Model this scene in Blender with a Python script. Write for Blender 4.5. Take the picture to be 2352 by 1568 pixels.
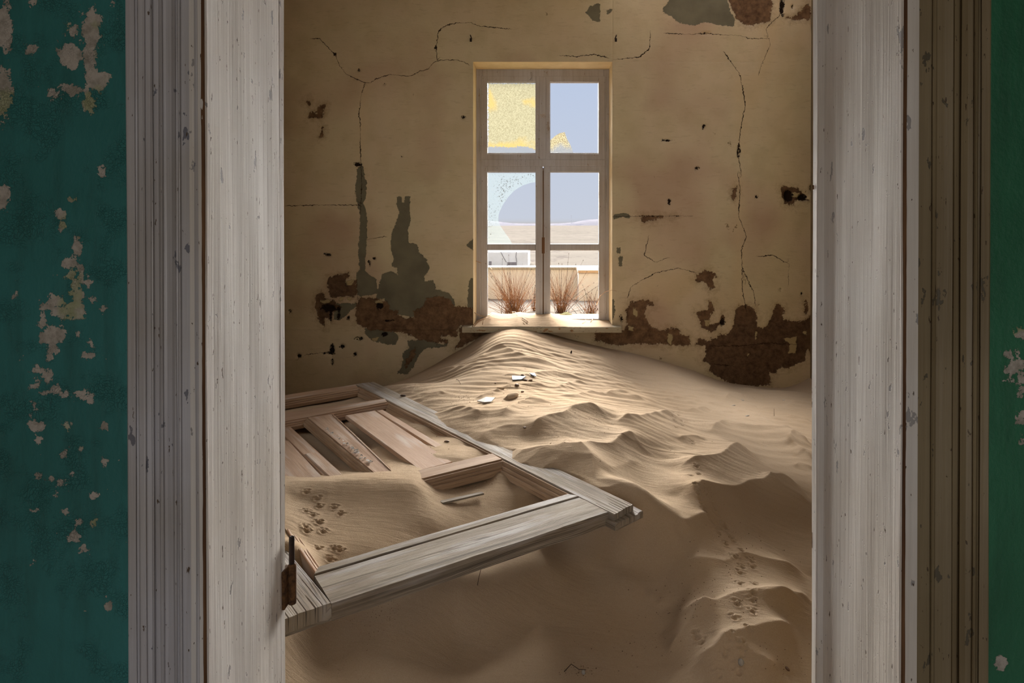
import bpy, bmesh, math, random
import numpy as np
from mathutils import Vector

for o in list(bpy.data.objects):
    bpy.data.objects.remove(o)
C = bpy.context.scene.collection
rng = np.random.default_rng(7)
random.seed(7)

# ------------------------------------------------------------------ camera
E = 1.5                       # eye height above the old floor
FPX = 1568.0                  # focal length in pixels of the 2352 px frame
CX, CY = 1247.0, 523.0
TH = math.radians(0.4)
cam = bpy.data.cameras.new('camera'); camo = bpy.data.objects.new('camera', cam); C.objects.link(camo)
camo.location = (0, 0, E); camo.rotation_euler = (math.radians(90) - TH, 0, 0)
cam.sensor_width = 36; cam.lens = 36 * FPX / 2352
cam.shift_x = (1176 - CX) / 2352; cam.shift_y = -(784 - CY) / 2352
cam.clip_start = 0.05; cam.clip_end = 2000
bpy.context.scene.camera = camo

# ------------------------------------------------------------------ world, sun, exposure
sc = bpy.context.scene
sc.view_settings.view_transform = 'Standard'; sc.view_settings.look = 'None'
sc.view_settings.gamma = 1; sc.view_settings.use_curve_mapping = False
sc.view_settings.exposure = 0.08
w = bpy.data.worlds.new('sky'); sc.world = w; w.use_nodes = True
nt = w.node_tree; nt.nodes.clear()
wo = nt.nodes.new('ShaderNodeOutputWorld'); bg = nt.nodes.new('ShaderNodeBackground')
tc = nt.nodes.new('ShaderNodeTexCoord'); sp = nt.nodes.new('ShaderNodeSeparateXYZ'); cr = nt.nodes.new('ShaderNodeValToRGB')
nt.links.new(tc.outputs['Generated'], sp.inputs[0])
mr = nt.nodes.new('ShaderNodeMapRange'); mr.inputs['From Min'].default_value = -0.1; mr.inputs['From Max'].default_value = 1
nt.links.new(sp.outputs['Z'], mr.inputs['Value']); nt.links.new(mr.outputs[0], cr.inputs[0])
nt.links.new(cr.outputs[0], bg.inputs[0]); nt.links.new(bg.outputs[0], wo.inputs[0])
el = cr.color_ramp.elements
el[0].position = 0.0; el[0].color = (.50, .42, .33, 1)
el[1].position = 1.0; el[1].color = (.40, .52, .76, 1)
e_ = el.new(0.085); e_.color = (.50, .43, .35, 1)
e_ = el.new(0.095); e_.color = (.55, .59, .68, 1)
e_ = el.new(0.30); e_.color = (.47, .555, .73, 1)
bg.inputs[1].default_value = 1.0
def sun(name, strength, angle, az, elv, color=(1, .95, .88)):
    l = bpy.data.lights.new(name, 'SUN'); l.energy = strength; l.angle = math.radians(angle); l.color = color
    o = bpy.data.objects.new(name, l); C.objects.link(o)
    # az: where the light comes from, degrees clockwise from +Y
    d = Vector((math.sin(math.radians(az)) * math.cos(math.radians(elv)), math.cos(math.radians(az)) * math.cos(math.radians(elv)), math.sin(math.radians(elv))))
    o.rotation_euler = d.to_track_quat('Z', 'Y').to_euler(); o.location = d * 30
    return o
sun('hazy_daylight', 44.0, 42, 0, 17, (1, .97, .93))
sun('zenith_fill_sun', 4.8, 24, 0, 79, (1, .97, .94))  # extra sun added to light the far right sand through the ceiling gap
sun('broad_skylight', 4.0, 90, 0, 12, (1, .97, .95))
def area(name, loc, target, sx, sy, power, color=(1, 1, 1)):
    l = bpy.data.lights.new(name, 'AREA'); l.shape = 'RECTANGLE'; l.size = sx; l.size_y = sy; l.energy = power; l.color = color
    o = bpy.data.objects.new(name, l); C.objects.link(o); o.location = loc
    o.rotation_euler = (Vector(loc) - Vector(target)).to_track_quat('Z', 'Y').to_euler()
    return o

# fill lights added at invented openings of both rooms, beyond the frame
area('fill_light_left', (-2.98, 3.0, 2.1), (.5, 5.4, 1.8), 1.2, 1.6, 17, (1, .93, .84))
area('fill_light_right', (2.62, 4.1, 2.5), (1.2, 4.3, .3), 1.2, 1.6, 7, (1, .93, .84))
area('fill_light_hall', (.2, -1.95, 1.05), (0, 1.3, 1.5), 1.5, 1.6, 17.5, (1, .97, .94))

# ------------------------------------------------------------------ helpers
def ray(px, py):
    v = (CY - py) / FPX; x = (px - CX) / FPX
    return np.array([x, math.cos(TH) + v * math.sin(TH), v * math.cos(TH) - math.sin(TH)])
def U(px, py, Y):                       # point seen at a pixel on the upright plane at depth Y
    d = ray(px, py); t = Y / d[1]
    return np.array([d[0] * t, Y, E + d[2] * t])
def Uz(px, py, z):                      # point seen at a pixel at world height z
    d = ray(px, py); t = (z - E) / d[2]
    return np.array([d[0] * t, d[1] * t, z])
DZ0, DSL = E - 1.15, 0.0293             # plane of the fallen door: z = DZ0 + DSL * y
def D(px, py, off=0.0):
    d = ray(px, py); t = (DZ0 + off - E) / (d[2] - DSL * d[1])
    return np.array([d[0] * t, d[1] * t, E + d[2] * t])

def link(name, me, mat=None, parent=None, smooth=False):
    if mat: me.materials.append(mat)
    if smooth: me.polygons.foreach_set('use_smooth', [True] * len(me.polygons))
    o = bpy.data.objects.new(name, me); C.objects.link(o)
    if parent: o.parent = parent
    return o
def tag(o, label=None, cat=None, group=None, kind=None):
    for k, v in (('label', label), ('category', cat), ('group', group), ('kind', kind)):
        if v: o[k] = v
    return o
def empty(name, loc=(0, 0, 0)):
    o = bpy.data.objects.new(name, None); C.objects.link(o); o.location = loc; o.empty_display_size = .1
    return o
def keep(o, parent):                    # parent without moving
    o.parent = parent; o.matrix_parent_inverse = __import__('mathutils').Matrix.Translation(parent.location).inverted()
    return o
def mesh(name, verts, faces, uvs=None):
    me = bpy.data.meshes.new(name); me.from_pydata([tuple(map(float, v)) for v in verts], [], faces); 
    if uvs is not None:
        uv = me.uv_layers.new(name='UVMap'); k = np.array([l.vertex_index for l in me.loops])
        uv.data.foreach_set('uv', np.asarray(uvs, float)[k].ravel())
    me.update(); return me
def box_bm(bm, x0, x1, y0, y1, z0, z1, bev=0.0):
    vs = [bm.verts.new((x, y, z)) for x in (x0, x1) for y in (y0, y1) for z in (z0, z1)]
    fs = [(0, 1, 3, 2), (4, 6, 7, 5), (0, 4, 5, 1), (2, 3, 7, 6), (0, 2, 6, 4), (1, 5, 7, 3)]
    nf = [bm.faces.new([vs[i] for i in f]) for f in fs]
    if bev > 0:
        ed = list({e for f in nf for e in f.edges})
        bmesh.ops.bevel(bm, geom=ed, offset=bev, segments=2, affect='EDGES', profile=.6)
def bm_mesh(name, bm):
    bmesh.ops.recalc_face_normals(bm, faces=bm.faces)
    me = bpy.data.meshes.new(name); bm.to_mesh(me); bm.free(); return me
def boxes(name, lst, mat, parent=None, bev=.002):
    bm = bmesh.new()
    for b in lst: box_bm(bm, *b, bev)
    o = link(name, bm_mesh(name, bm), mat)
    if parent: keep(o, parent)
    return o
def pbox(px0, py0, px1, py1, Y0, Y1, at=None):   # box whose front (at depth `at`) covers these pixels
    at = at or Y0
    a = U(px0, (py0 + py1) / 2, at); b = U(px1, (py0 + py1) / 2, at)
    c = U((px0 + px1) / 2, py0, at); d = U((px0 + px1) / 2, py1, at)
    return (a[0], b[0], Y0, Y1, d[2], c[2])
def tube_geo(pts, r0, r1, sides=5, V=None, F=None):
    V = [] if V is None else V; F = [] if F is None else F
    pts = [np.array(p, float) for p in pts]; n = len(pts); b = len(V)
    for i, p in enumerate(pts):
        t = pts[min(i + 1, n - 1)] - pts[max(i - 1, 0)]; t /= (np.linalg.norm(t) + 1e-9)
        a = np.cross(t, [0, 0, 1]) if abs(t[2]) < .9 else np.cross(t, [1, 0, 0]); a /= np.linalg.norm(a); c = np.cross(t, a)
        r = r0 + (r1 - r0) * i / (n - 1)
        for k in range(sides):
            q = 2 * math.pi * k / sides; V.append(p + r * (math.cos(q) * a + math.sin(q) * c))
    for i in range(n - 1):
        for k in range(sides):
            k2 = (k + 1) % sides
            F.append((b + i * sides + k, b + i * sides + k2, b + (i + 1) * sides + k2, b + (i + 1) * sides + k))
    F.append(tuple(b + k for k in reversed(range(sides)))); F.append(tuple(b + (n - 1) * sides + k for k in range(sides)))
    return V, F
def tube(name, pts, r0, r1, mat, parent=None, sides=6):
    V, F = tube_geo(pts, r0, r1, sides); o = link(name, mesh(name, V, F), mat, smooth=True)
    if parent: keep(o, parent)
    return o

# value noise on numpy arrays
_perm = rng.random((256, 256))
def vnoise(x, y):
    xi = np.floor(x).astype(int); yi = np.floor(y).astype(int); fx = x - xi; fy = y - yi
    fx = fx * fx * (3 - 2 * fx); fy = fy * fy * (3 - 2 * fy)
    g = lambda a, b: _perm[a & 255, b & 255]
    return (g(xi, yi) * (1 - fx) + g(xi + 1, yi) * fx) * (1 - fy) + (g(xi, yi + 1) * (1 - fx) + g(xi + 1, yi + 1) * fx) * fy * 1.0
def fbm(x, y, o=4):
    s = 0; a = .5
    for k in range(o):
        s = s + a * (vnoise(x * 2 ** k + 17 * k, y * 2 ** k + 31 * k) - .5) * 2; a *= .5
    return s

# ------------------------------------------------------------------ node materials
class NT:
    def __init__(s, name):
        s.m = bpy.data.materials.new(name); s.m.use_nodes = True; s.t = s.m.node_tree; s.t.nodes.clear()
        s.out = s.t.nodes.new('ShaderNodeOutputMaterial')
    def put(s, sock, v):
        if hasattr(v, 'is_linked') or isinstance(v, bpy.types.NodeSocket): s.t.links.new(v, sock)
        elif isinstance(v, (tuple, list)) and len(v) == 3 and sock.type == 'RGBA': sock.default_value = (*v, 1)
        else: sock.default_value = v
    def n(s, typ, out=0, props=None, **kw):
        nd = s.t.nodes.new('ShaderNode' + typ)
        for k, v in (props or {}).items(): setattr(nd, k, v)
        for k, v in kw.items():
            key = int(k[1:]) if k[0] == 'i' and k[1:].isdigit() else k.replace('_', ' ')
            s.put(nd.inputs[key], v)
        return nd.outputs[out]
    def co(s, which='Object'): return s.n('TexCoord', which)
    def mp(s, v, scale=(1, 1, 1), loc=(0, 0, 0), rot=(0, 0, 0)): return s.n('Mapping', Vector=v, Scale=scale, Location=loc, Rotation=rot)
    def noise(s, v, scale, detail=4, rough=.55, dist=0.0): return s.n('TexNoise', 'Fac' if False else 0, Vector=v, Scale=scale, Detail=detail, Roughness=rough, Distortion=dist)
    def vor(s, v, scale, feature='F1', out='Distance'): return s.n('TexVoronoi', out, {'feature': feature}, Vector=v, Scale=scale)
    def rng(s, v, a, b, c=0.0, d=1.0, smooth=False): return s.n('MapRange', 0, {'clamp': True, 'interpolation_type': 'SMOOTHSTEP' if smooth else 'LINEAR'}, i0=v, i1=a, i2=b, i3=c, i4=d)
    def m_(s, op, a, b=0.0): return s.n('Math', 0, {'operation': op}, i0=a, i1=b)
    def mix(s, f, a, b, bt='MIX'):
        nd = s.t.nodes.new('ShaderNodeMix'); nd.data_type = 'RGBA'; nd.blend_type = bt
        s.put(nd.inputs[0], f); s.put(nd.inputs[6], a); s.put(nd.inputs[7], b); return nd.outputs[2]
    def attr(s, name): return s.n('Attribute', 'Fac', {'attribute_name': name})
    def bump(s, h, strength, dist, nrm=None):
        nd = s.t.nodes.new('ShaderNodeBump'); s.put(nd.inputs['Height'], h); nd.inputs['Strength'].default_value = strength; nd.inputs['Distance'].default_value = dist
        if nrm is not None: s.put(nd.inputs['Normal'], nrm)
        return nd.outputs[0]
    def done(s, col, rough=.85, nrm=None, metal=0.0, spec=.3, **kw):
        b = s.t.nodes.new('ShaderNodeBsdfPrincipled'); s.put(b.inputs['Base Color'], col); s.put(b.inputs['Roughness'], rough)
        b.inputs['Metallic'].default_value = metal; b.inputs['Specular IOR Level'].default_value = spec
        if nrm is not None: s.put(b.inputs['Normal'], nrm)
        for k, v in kw.items(): s.put(b.inputs[k.replace('_', ' ')], v)
        s.t.links.new(b.outputs[0], s.out.inputs[0]); return s.m
def matte(s, col, nrm=None):
    b = s.t.nodes.new('ShaderNodeBsdfDiffuse'); s.put(b.inputs[0], col)
    if nrm is not None: s.put(b.inputs['Normal'], nrm)
    s.t.links.new(b.outputs[0], s.out.inputs[0]); return s.m
def srgb(r, g, b):
    f = lambda c: (c / 255 / 12.92) if c / 255 <= .04045 else ((c / 255 + .055) / 1.055) ** 2.4
    return (f(r), f(g), f(b))

# interior plaster wall with peeled patches (attributes hold signed distances in metres)
def plaster():
    s = NT('aged_plaster'); co = s.co()
    big = s.noise(co, 1.3, 3); mid = s.noise(co, 5, 5); fine = s.noise(co, 60, 5, .6); hs = s.noise(s.mp(co, (14, 14, 60)), 1, 4)
    base = s.mix(s.rng(big, .38, .62), srgb(204, 190, 156), srgb(206, 188, 158))
    base = s.mix(s.rng(mid, .45, .75, 0, .6), base, srgb(182, 166, 130))
    base = s.mix(s.rng(hs, .58, .7, 0, .16), base, srgb(130, 108, 78))
    pink = s.rng(s.noise(s.mp(co, loc=(3, 1, 7)), 1.1, 2), .52, .66, 0, .55)
    base = s.mix(pink, base, srgb(172, 140, 120))
    edge = s.m_('ADD', s.m_('MULTIPLY', s.m_('SUBTRACT', s.noise(co, 28, 6, .65), .5), .075), s.m_('MULTIPLY', s.m_('SUBTRACT', s.noise(co, 90, 4, .65), .5), .045))
    # pale repair
    pal = s.rng(s.m_('ADD', s.attr('pale'), s.m_('MULTIPLY', edge, .9)), -.035, .035)
    base = s.mix(s.m_('MULTIPLY', pal, .45), base, srgb(206, 184, 146))
    g = s.rng(s.m_('ADD', s.attr('grey'), s.m_('MULTIPLY', edge, .55)), -.0012, .0012)
    b = s.rng(s.m_('ADD', s.attr('brown'), s.m_('MULTIPLY', edge, .9)), -.0015, .0015)
    halo = s.rng(s.m_('ADD', s.attr('brown'), s.m_('MULTIPLY', edge, 2.2)), -.05, .01, 0, .45)
    base = s.mix(halo, base, srgb(140, 116, 84))
    # small random flakes
    fl = s.rng(s.m_('ADD', s.noise(s.mp(co, loc=(9, 2, 4)), 9, 7, .7), s.m_('MULTIPLY', s.noise(co, 1.7, 1), .25)), .835, .842)
    base = s.mix(s.m_('MULTIPLY', fl, .75), base, srgb(120, 98, 70))
    greyc = s.mix(s.rng(mid, .35, .7), srgb(122, 117, 96), srgb(104, 99, 82))
    browc = s.mix(s.rng(s.noise(co, 17, 6, .7), .35, .65), srgb(86, 64, 46), srgb(132, 104, 76))
    dk = s.rng(s.attr('dark'), -.08, .08)
    browc = s.mix(s.m_('MULTIPLY', dk, .65), browc, s.mix(s.rng(s.noise(co, 30, 6, .75), .4, .62), srgb(62, 47, 36), srgb(106, 84, 66)))
    col = s.mix(g, base, greyc); col = s.mix(b, col, browc)
    isl = s.rng(s.m_('ADD', s.attr('island'), s.m_('MULTIPLY', edge, .5)), -.0015, .0015)
    col = s.mix(isl, col, srgb(176, 158, 118))
    hole = s.rng(s.m_('ADD', s.attr('hole'), s.m_('MULTIPLY', edge, .7)), -.0015, .0015)
    col = s.mix(hole, col, srgb(38, 27, 20))
    cd = s.m_('ABSOLUTE', s.m_('ADD', s.attr('crack_s'), s.m_('MULTIPLY', s.m_('SUBTRACT', s.noise(co, 45, 5, .7), .5), .035)))
    wd = s.rng(s.noise(co, 7, 4), .35, .7, .0003, .004)
    ck = s.m_('MULTIPLY', s.m_('LESS_THAN', cd, wd), s.m_('LESS_THAN', s.attr('crack_u'), .022))
    col = s.mix(ck, col, srgb(52, 38, 26))
    # cut for the peeled relief
    h = s.m_('SUBTRACT', 1.0, s.m_('ADD', s.m_('MULTIPLY', g, .35), s.m_('MULTIPLY', b, .8)))
    h = s.m_('ADD', h, s.m_('MULTIPLY', isl, .6)); h = s.m_('SUBTRACT', h, s.m_('ADD', s.m_('MULTIPLY', ck, .8), s.m_('MULTIPLY', hole, 1.2)))
    h = s.m_('ADD', h, s.m_('MULTIPLY', s.m_('MULTIPLY', s.noise(co, 40, 6, .7), b), .8))
    h = s.m_('SUBTRACT', h, s.m_('MULTIPLY', fl, .3))
    n1 = s.bump(h, 1.0, .006); n2 = s.bump(s.m_('ADD', fine, s.m_('MULTIPLY', hs, .8)), .35, .004, n1)
    return s.done(col, .92, n2, spec=.15)
M = {}
M['plaster'] = plaster()

def sand_mat():
    s = NT('wind_blown_sand'); co = s.co()
    c = s.mix(s.rng(s.noise(co, 1.2, 3), .35, .65), srgb(188, 169, 146), srgb(180, 159, 134))
    c = s.mix(s.rng(s.noise(co, 420, 3, .8), .35, .75, 0, .55), c, srgb(150, 122, 92))
    c = s.mix(s.rng(s.noise(s.mp(co, loc=(4, 4, 4)), 520, 2, .8), .68, .75, 0, .8), c, srgb(232, 214, 188))
    # coarse dark grains gathered in drifts
    v = s.vor(co, 130); gate = s.rng(s.noise(s.mp(co, loc=(1, 5, 0)), 2.6, 4, .6), .52, .7, .0, .24)
    c = s.mix(s.m_('MULTIPLY', s.m_('LESS_THAN', v, gate), .75), c, srgb(92, 66, 46))
    grain = s.noise(co, 330, 3, .8); rip = s.noise(s.mp(co, (6, 34, 6)), 1.4, 4, .6, .4)
    n = s.bump(rip, .55, .006); n = s.bump(grain, .8, .0022, n)
    return matte(s, c, n)
M['sand'] = sand_mat()

def wood(name, light, dark, crack, pale=None, deep=1.0):
    s = NT(name); uv = s.co('UV')
    wv = s.noise(s.mp(uv, (1.6, 9, 1)), 1, 4, .6, .8)
    lf = s.m_('ADD', s.m_('MULTIPLY', s.noise(s.mp(uv, (.7, 5, 1)), 1, 2), .16), s.m_('MULTIPLY', s.noise(s.mp(uv, (1.5, 26, 1)), 1, 3), .022))
    sx_ = s.t.nodes.new('ShaderNodeSeparateXYZ'); s.t.links.new(uv, sx_.inputs[0]); cb = s.t.nodes.new('ShaderNodeCombineXYZ'); s.t.links.new(sx_.outputs[0], cb.inputs[0]); s.t.links.new(s.m_('ADD', sx_.outputs[1], lf), cb.inputs[1])
    ring = s.n('TexWave', 'Fac', {'wave_type': 'BANDS', 'bands_direction': 'Y'}, Vector=s.mp(cb.outputs[0], (.08, 1, 1)), Scale=44, Distortion=1.2, Detail=3, Detail_Scale=2.0, Detail_Roughness=.6)
    ring = s.m_('MULTIPLY', ring, s.rng(s.noise(s.mp(uv, (1.2, 22, 1), loc=(7, 7, 0)), 1, 3), .3, .7))
    fib = s.noise(s.mp(uv, (5, 420, 1)), 1, 4, .6)
    fib2 = s.noise(s.mp(uv, (1.6, 150, 1)), 1, 3, .5)
    c = s.mix(s.rng(wv, .35, .65), light, dark)
    c = s.mix(s.rng(ring, .45, .95, 0, .9 * deep), c, crack)
    c = s.mix(s.rng(fib, .5, .7, 0, .65), c, crack)
    st = s.rng(s.noise(s.mp(uv, (.9, 60, 1), loc=(3, 1, 0)), 1, 3, .5), .54, .66); c = s.mix(s.m_('MULTIPLY', st, .55 * deep), c, tuple(v * .7 for v in crack))
    if pale: c = s.mix(s.rng(s.noise(s.mp(uv, (2, 14, 1)), 1, 4), .5, .7, 0, .7), c, pale)
    cr = s.rng(fib2, .66, .72); c = s.mix(s.m_('MULTIPLY', cr, .7 * deep), c, tuple(v * .35 for v in crack))
    h = s.m_('ADD', s.m_('MULTIPLY', ring, -.35), s.m_('ADD', s.m_('MULTIPLY', fib, -.8), s.m_('MULTIPLY', cr, -1.0)))
    return s.done(c, .85, s.bump(h, .8 * deep, .0025), spec=.2)
M['wood'] = wood('weathered_grey_wood', srgb(166, 155, 140), srgb(132, 119, 103), srgb(80, 68, 57), srgb(188, 184, 182))
M['pine'] = wood('bare_pink_pine', srgb(182, 154, 130), srgb(164, 134, 110), srgb(124, 94, 72), srgb(200, 188, 176), .35)
M['mould'] = wood('brown_moulding_wood', srgb(186, 160, 134), srgb(152, 124, 98), srgb(92, 68, 50), None, .5)

def paint(name, c1, c2, under, chip=.72, streak=.5, rough=.5, dirt=srgb(112, 92, 74), bumpy=.5, flat=False):
    s = NT(name); co = s.co()
    if flat: co = s.mp(co, rot=(0, math.radians(90), 0))
    v = s.noise(s.mp(co, (60, 60, 1.6)), 1, 5, .6); v2 = s.noise(s.mp(co, (160, 160, 3)), 1, 3, .6)
    c = s.mix(s.rng(s.noise(co, 2.4, 4), .38, .62), c1, c2)
    c = s.mix(s.rng(v, .45, .75, 0, streak), c, dirt); c = s.mix(s.rng(v2, .5, .8, 0, streak * .5), c, dirt)
    ch = s.rng(s.m_('ADD', s.noise(s.mp(co, (34, 34, 17)), 1, 4, .6), s.m_('MULTIPLY', s.noise(s.mp(co, loc=(5, 5, 5)), 3.5, 2), .18)), chip + .09, chip + .1)
    ch2 = s.rng(s.noise(s.mp(co, (120, 120, 40), loc=(2, 2, 2)), 1, 3, .6), chip + .02, chip + .035)
    c = s.mix(ch, c, under); c = s.mix(ch2, c, tuple(x * .6 for x in dirt))
    h = s.m_('SUBTRACT', s.m_('ADD', s.m_('MULTIPLY', v, .7), s.m_('MULTIPLY', v2, .5)), s.m_('ADD', ch, ch2))
    return s.done(c, rough, s.bump(h, bumpy, .0025), spec=.4)
M['jamb'] = paint('white_jamb_paint', srgb(212, 207, 202), srgb(202, 194, 184), srgb(150, 146, 144), .665, .22, .75)
M['trim_grey'] = paint('architrave_grey', srgb(186, 184, 188), srgb(174, 169, 166), srgb(112, 112, 120), .665, .25, .4)
M['trim_olive'] = paint('architrave_olive', srgb(136, 121, 93), srgb(122, 107, 80), srgb(84, 76, 60), .665, .3, .5, srgb(92, 72, 48))  # browner, darker tone than the left architrave
M['win'] = paint('window_paint', srgb(188, 187, 190), srgb(176, 171, 168), srgb(158, 144, 130), .68, .3, .55, srgb(130, 106, 88))
M['sill'] = paint('sill_paint', srgb(186, 176, 150), srgb(170, 158, 132), srgb(140, 104, 66), .62, .4, .6, flat=True)
M['bare'] = wood('split_brown_wood', srgb(120, 88, 60), srgb(90, 62, 42), srgb(46, 30, 20), None, .8)

def green(name, c1, c2, crk, a1):
    s = NT(name); co = s.co()
    c = s.mix(s.rng(s.noise(co, 2.2, 4), .35, .65), c1, c2)
    c = s.mix(s.rng(s.noise(s.mp(co, (40, 40, 6)), 1, 4), .45, .8, 0, .4), c, crk)
    ed = s.m_('ADD', s.m_('MULTIPLY', s.m_('SUBTRACT', s.noise(co, 70, 6, .7), .5), .045), s.m_('MULTIPLY', s.m_('SUBTRACT', s.noise(co, 230, 3, .6), .5), .006))
    p = s.rng(s.m_('ADD', s.attr('flake'), ed), -.0004, .0004)
    und = s.mix(s.rng(s.noise(co, 40, 6, .7), .42, .62), srgb(176, 168, 158), srgb(140, 134, 122))
    und = s.mix(s.rng(s.noise(s.mp(co, loc=(0, 3, 1)), 9, 3), .56, .62, 0, .6), und, srgb(140, 150, 100))
    sp = s.rng(s.m_('ADD', s.noise(co, 90, 3, .5), s.m_('MULTIPLY', s.attr('flake'), .9)), .735, .745)
    c = s.mix(sp, c, und); c = s.mix(p, c, und)
    cv = s.n('TexVoronoi', 'Distance', {'feature': 'DISTANCE_TO_EDGE'}, Vector=s.mix(.04, co, s.n('TexNoise', 1, Vector=co, Scale=30)), Scale=190)
    ck = s.m_('MULTIPLY', s.rng(cv, .0, .09, 1, 0), s.rng(s.noise(co, 14, 3), .48, .62))
    c = s.mix(s.m_('MULTIPLY', ck, .38 * a1), c, tuple(x * .4 for x in crk))
    lump = s.noise(s.mp(co, (90, 90, 60)), 1, 3, .6)
    h = s.m_('SUBTRACT', s.m_('MULTIPLY', lump, 2.0 - a1), s.m_('ADD', s.m_('ADD', p, sp), s.m_('MULTIPLY', ck, .5 * a1)))
    return s.done(c, .6, s.bump(h, .7, .002), spec=.35)
M['teal'] = green('wall_teal', srgb(54, 120, 118), srgb(45, 106, 102), srgb(34, 66, 58), 1.0)
M['green'] = green('wall_dark_green', srgb(50, 114, 84), srgb(40, 98, 70), srgb(30, 54, 40), .2)  # less blue and slightly darker than the left wall

def simple(name, c1, c2, scale=20, rough=.8, bump=.3, metal=0.0, spec=.3):
    s = NT(name); co = s.co(); f = s.noise(co, scale, 5, .65)
    return s.done(s.mix(s.rng(f, .35, .65), c1, c2), rough, s.bump(f, bump, .003), metal, spec)
M['rust'] = simple('rusted_iron', srgb(112, 78, 46), srgb(58, 40, 26), 90, .9, .8)
M['iron'] = simple('black_iron', srgb(34, 26, 22), srgb(56, 38, 28), 60, .8, .4)
M['plain'] = simple('bare_inner_wall', srgb(134, 118, 90), srgb(118, 102, 76), 4)
M['ceiling'] = simple('stained_ceiling', srgb(150, 126, 92), srgb(120, 96, 68), 3)
M['reveal'] = simple('reveal_plaster', srgb(226, 204, 160), srgb(214, 190, 146), 8)
M['stone'] = simple('brown_stone', srgb(120, 96, 76), srgb(86, 66, 52), 60)
M['pale'] = simple('pale_fragment', srgb(172, 166, 156), srgb(152, 146, 138), 40)
M['twig'] = simple('dry_root', srgb(196, 166, 134), srgb(160, 128, 98), 60)
M['grassm'] = simple('dry_grass', srgb(140, 98, 62), srgb(108, 72, 44), 25)
M['grassd'] = simple('dark_dry_stem', srgb(74, 54, 42), srgb(54, 40, 32), 25)
M['leaf'] = simple('pale_green_chip', srgb(186, 194, 160), srgb(170, 178, 146), 25)
M['ruin'] = simple('ruin_render', srgb(240, 240, 238), srgb(230, 229, 224), 2, .9, .3)
M['beige'] = simple('garden_wall_render', srgb(238, 228, 212), srgb(228, 214, 194), 2.5, .9, .3)
M['darkr'] = simple('dark_opening', srgb(150, 144, 144), srgb(130, 126, 128), 8)

def desert():
    s = NT('desert_ground'); co = s.co()
    c = s.mix(s.rng(s.noise(co, .15, 4), .4, .6), srgb(103, 97, 90), srgb(95, 90, 83))
    sc_ = s.rng(s.noise(s.mp(co, (.9, .55, 1)), 1, 7, .72), .54, .60, 0, .8)
    c = s.mix(sc_, c, srgb(80, 74, 71))
    return matte(s, c, s.bump(s.noise(co, 12, 5), .4, .05))
M['desert'] = desert()
def hillm():
    s = NT('haze_tinted_hill'); co = s.co()
    c = s.mix(s.rng(s.noise(s.mp(co, (1, .3, 3)), .07, 6, .7), .48, .58), srgb(106, 104, 109), srgb(96, 95, 102))  # distance haze is put into this pale bluish colour
    return matte(s, c)
M['hill'] = hillm()

# glass: thin dirty sheets, partly clear
def glass(name, kind):
    s = NT(name); co = s.co()
    tr = s.t.nodes.new('ShaderNodeBsdfTransparent'); tr.inputs[0].default_value = (.93, .95, .95, 1)
    df = s.t.nodes.new('ShaderNodeBsdfTranslucent'); d2 = s.t.nodes.new('ShaderNodeBsdfDiffuse'); mx = s.t.nodes.new('ShaderNodeMixShader')
    if kind == 'frost':
        n1 = s.noise(co, 150, 4, .8); n2 = s.noise(co, 6, 4)
        c = s.mix(s.rng(n1, .35, .62), srgb(62, 59, 42), srgb(86, 83, 66))
        yl = s.rng(s.m_('ADD', s.attr('yellow'), s.m_('MULTIPLY', s.m_('SUBTRACT', n2, .5), .25)), -.02, .03)
        c = s.mix(s.m_('MULTIPLY', yl, .65), c, srgb(92, 78, 34))
        cov = s.rng(s.m_('ADD', s.attr('cover'), s.m_('MULTIPLY', s.m_('SUBTRACT', s.noise(co, 60, 5, .7), .5), .06)), -.004, .004, .10, .93)
    elif kind == 'shard':
        n1 = s.noise(co, 120, 5, .8)
        c = s.mix(s.rng(n1, .4, .6), srgb(52, 40, 16), srgb(96, 92, 72))
        cov = s.rng(s.m_('ADD', s.attr('cover'), s.m_('MULTIPLY', s.m_('SUBTRACT', n1, .5), .12)), -.02, .02, .25, .9)
    else:
        n1 = s.noise(co, 75, 5, .75)
        c = s.mix(s.rng(s.m_('ADD', n1, s.m_('MULTIPLY', s.attr('cover'), .9)), .61, .63), srgb(82, 90, 90), srgb(28, 25, 19))
        cov = s.rng(s.m_('ADD', n1, s.m_('MULTIPLY', s.attr('cover'), .9)), .61, .63, .42, .95)
    s.put(df.inputs[0], c); s.put(d2.inputs[0], c)
    m2 = s.t.nodes.new('ShaderNodeMixShader'); m2.inputs[0].default_value = .2
    s.t.links.new(df.outputs[0], m2.inputs[1]); s.t.links.new(d2.outputs[0], m2.inputs[2])
    gl = s.t.nodes.new('ShaderNodeBsdfGlossy'); gl.inputs['Roughness'].default_value = .15
    s.put(mx.inputs[0], cov); s.t.links.new(tr.outputs[0], mx.inputs[1]); s.t.links.new(m2.outputs[0], mx.inputs[2])
    m3 = s.t.nodes.new('ShaderNodeMixShader'); m3.inputs[0].default_value = .04
    s.t.links.new(mx.outputs[0], m3.inputs[1]); s.t.links.new(gl.outputs[0], m3.inputs[2]); s.t.links.new(m3.outputs[0], s.out.inputs[0])
    return s.m
M['frost'] = glass('lichen_frosted_glass', 'frost'); M['shard'] = glass('stained_glass_shard', 'shard'); M['speck'] = glass('speckled_broken_glass', 'speck')

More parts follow.
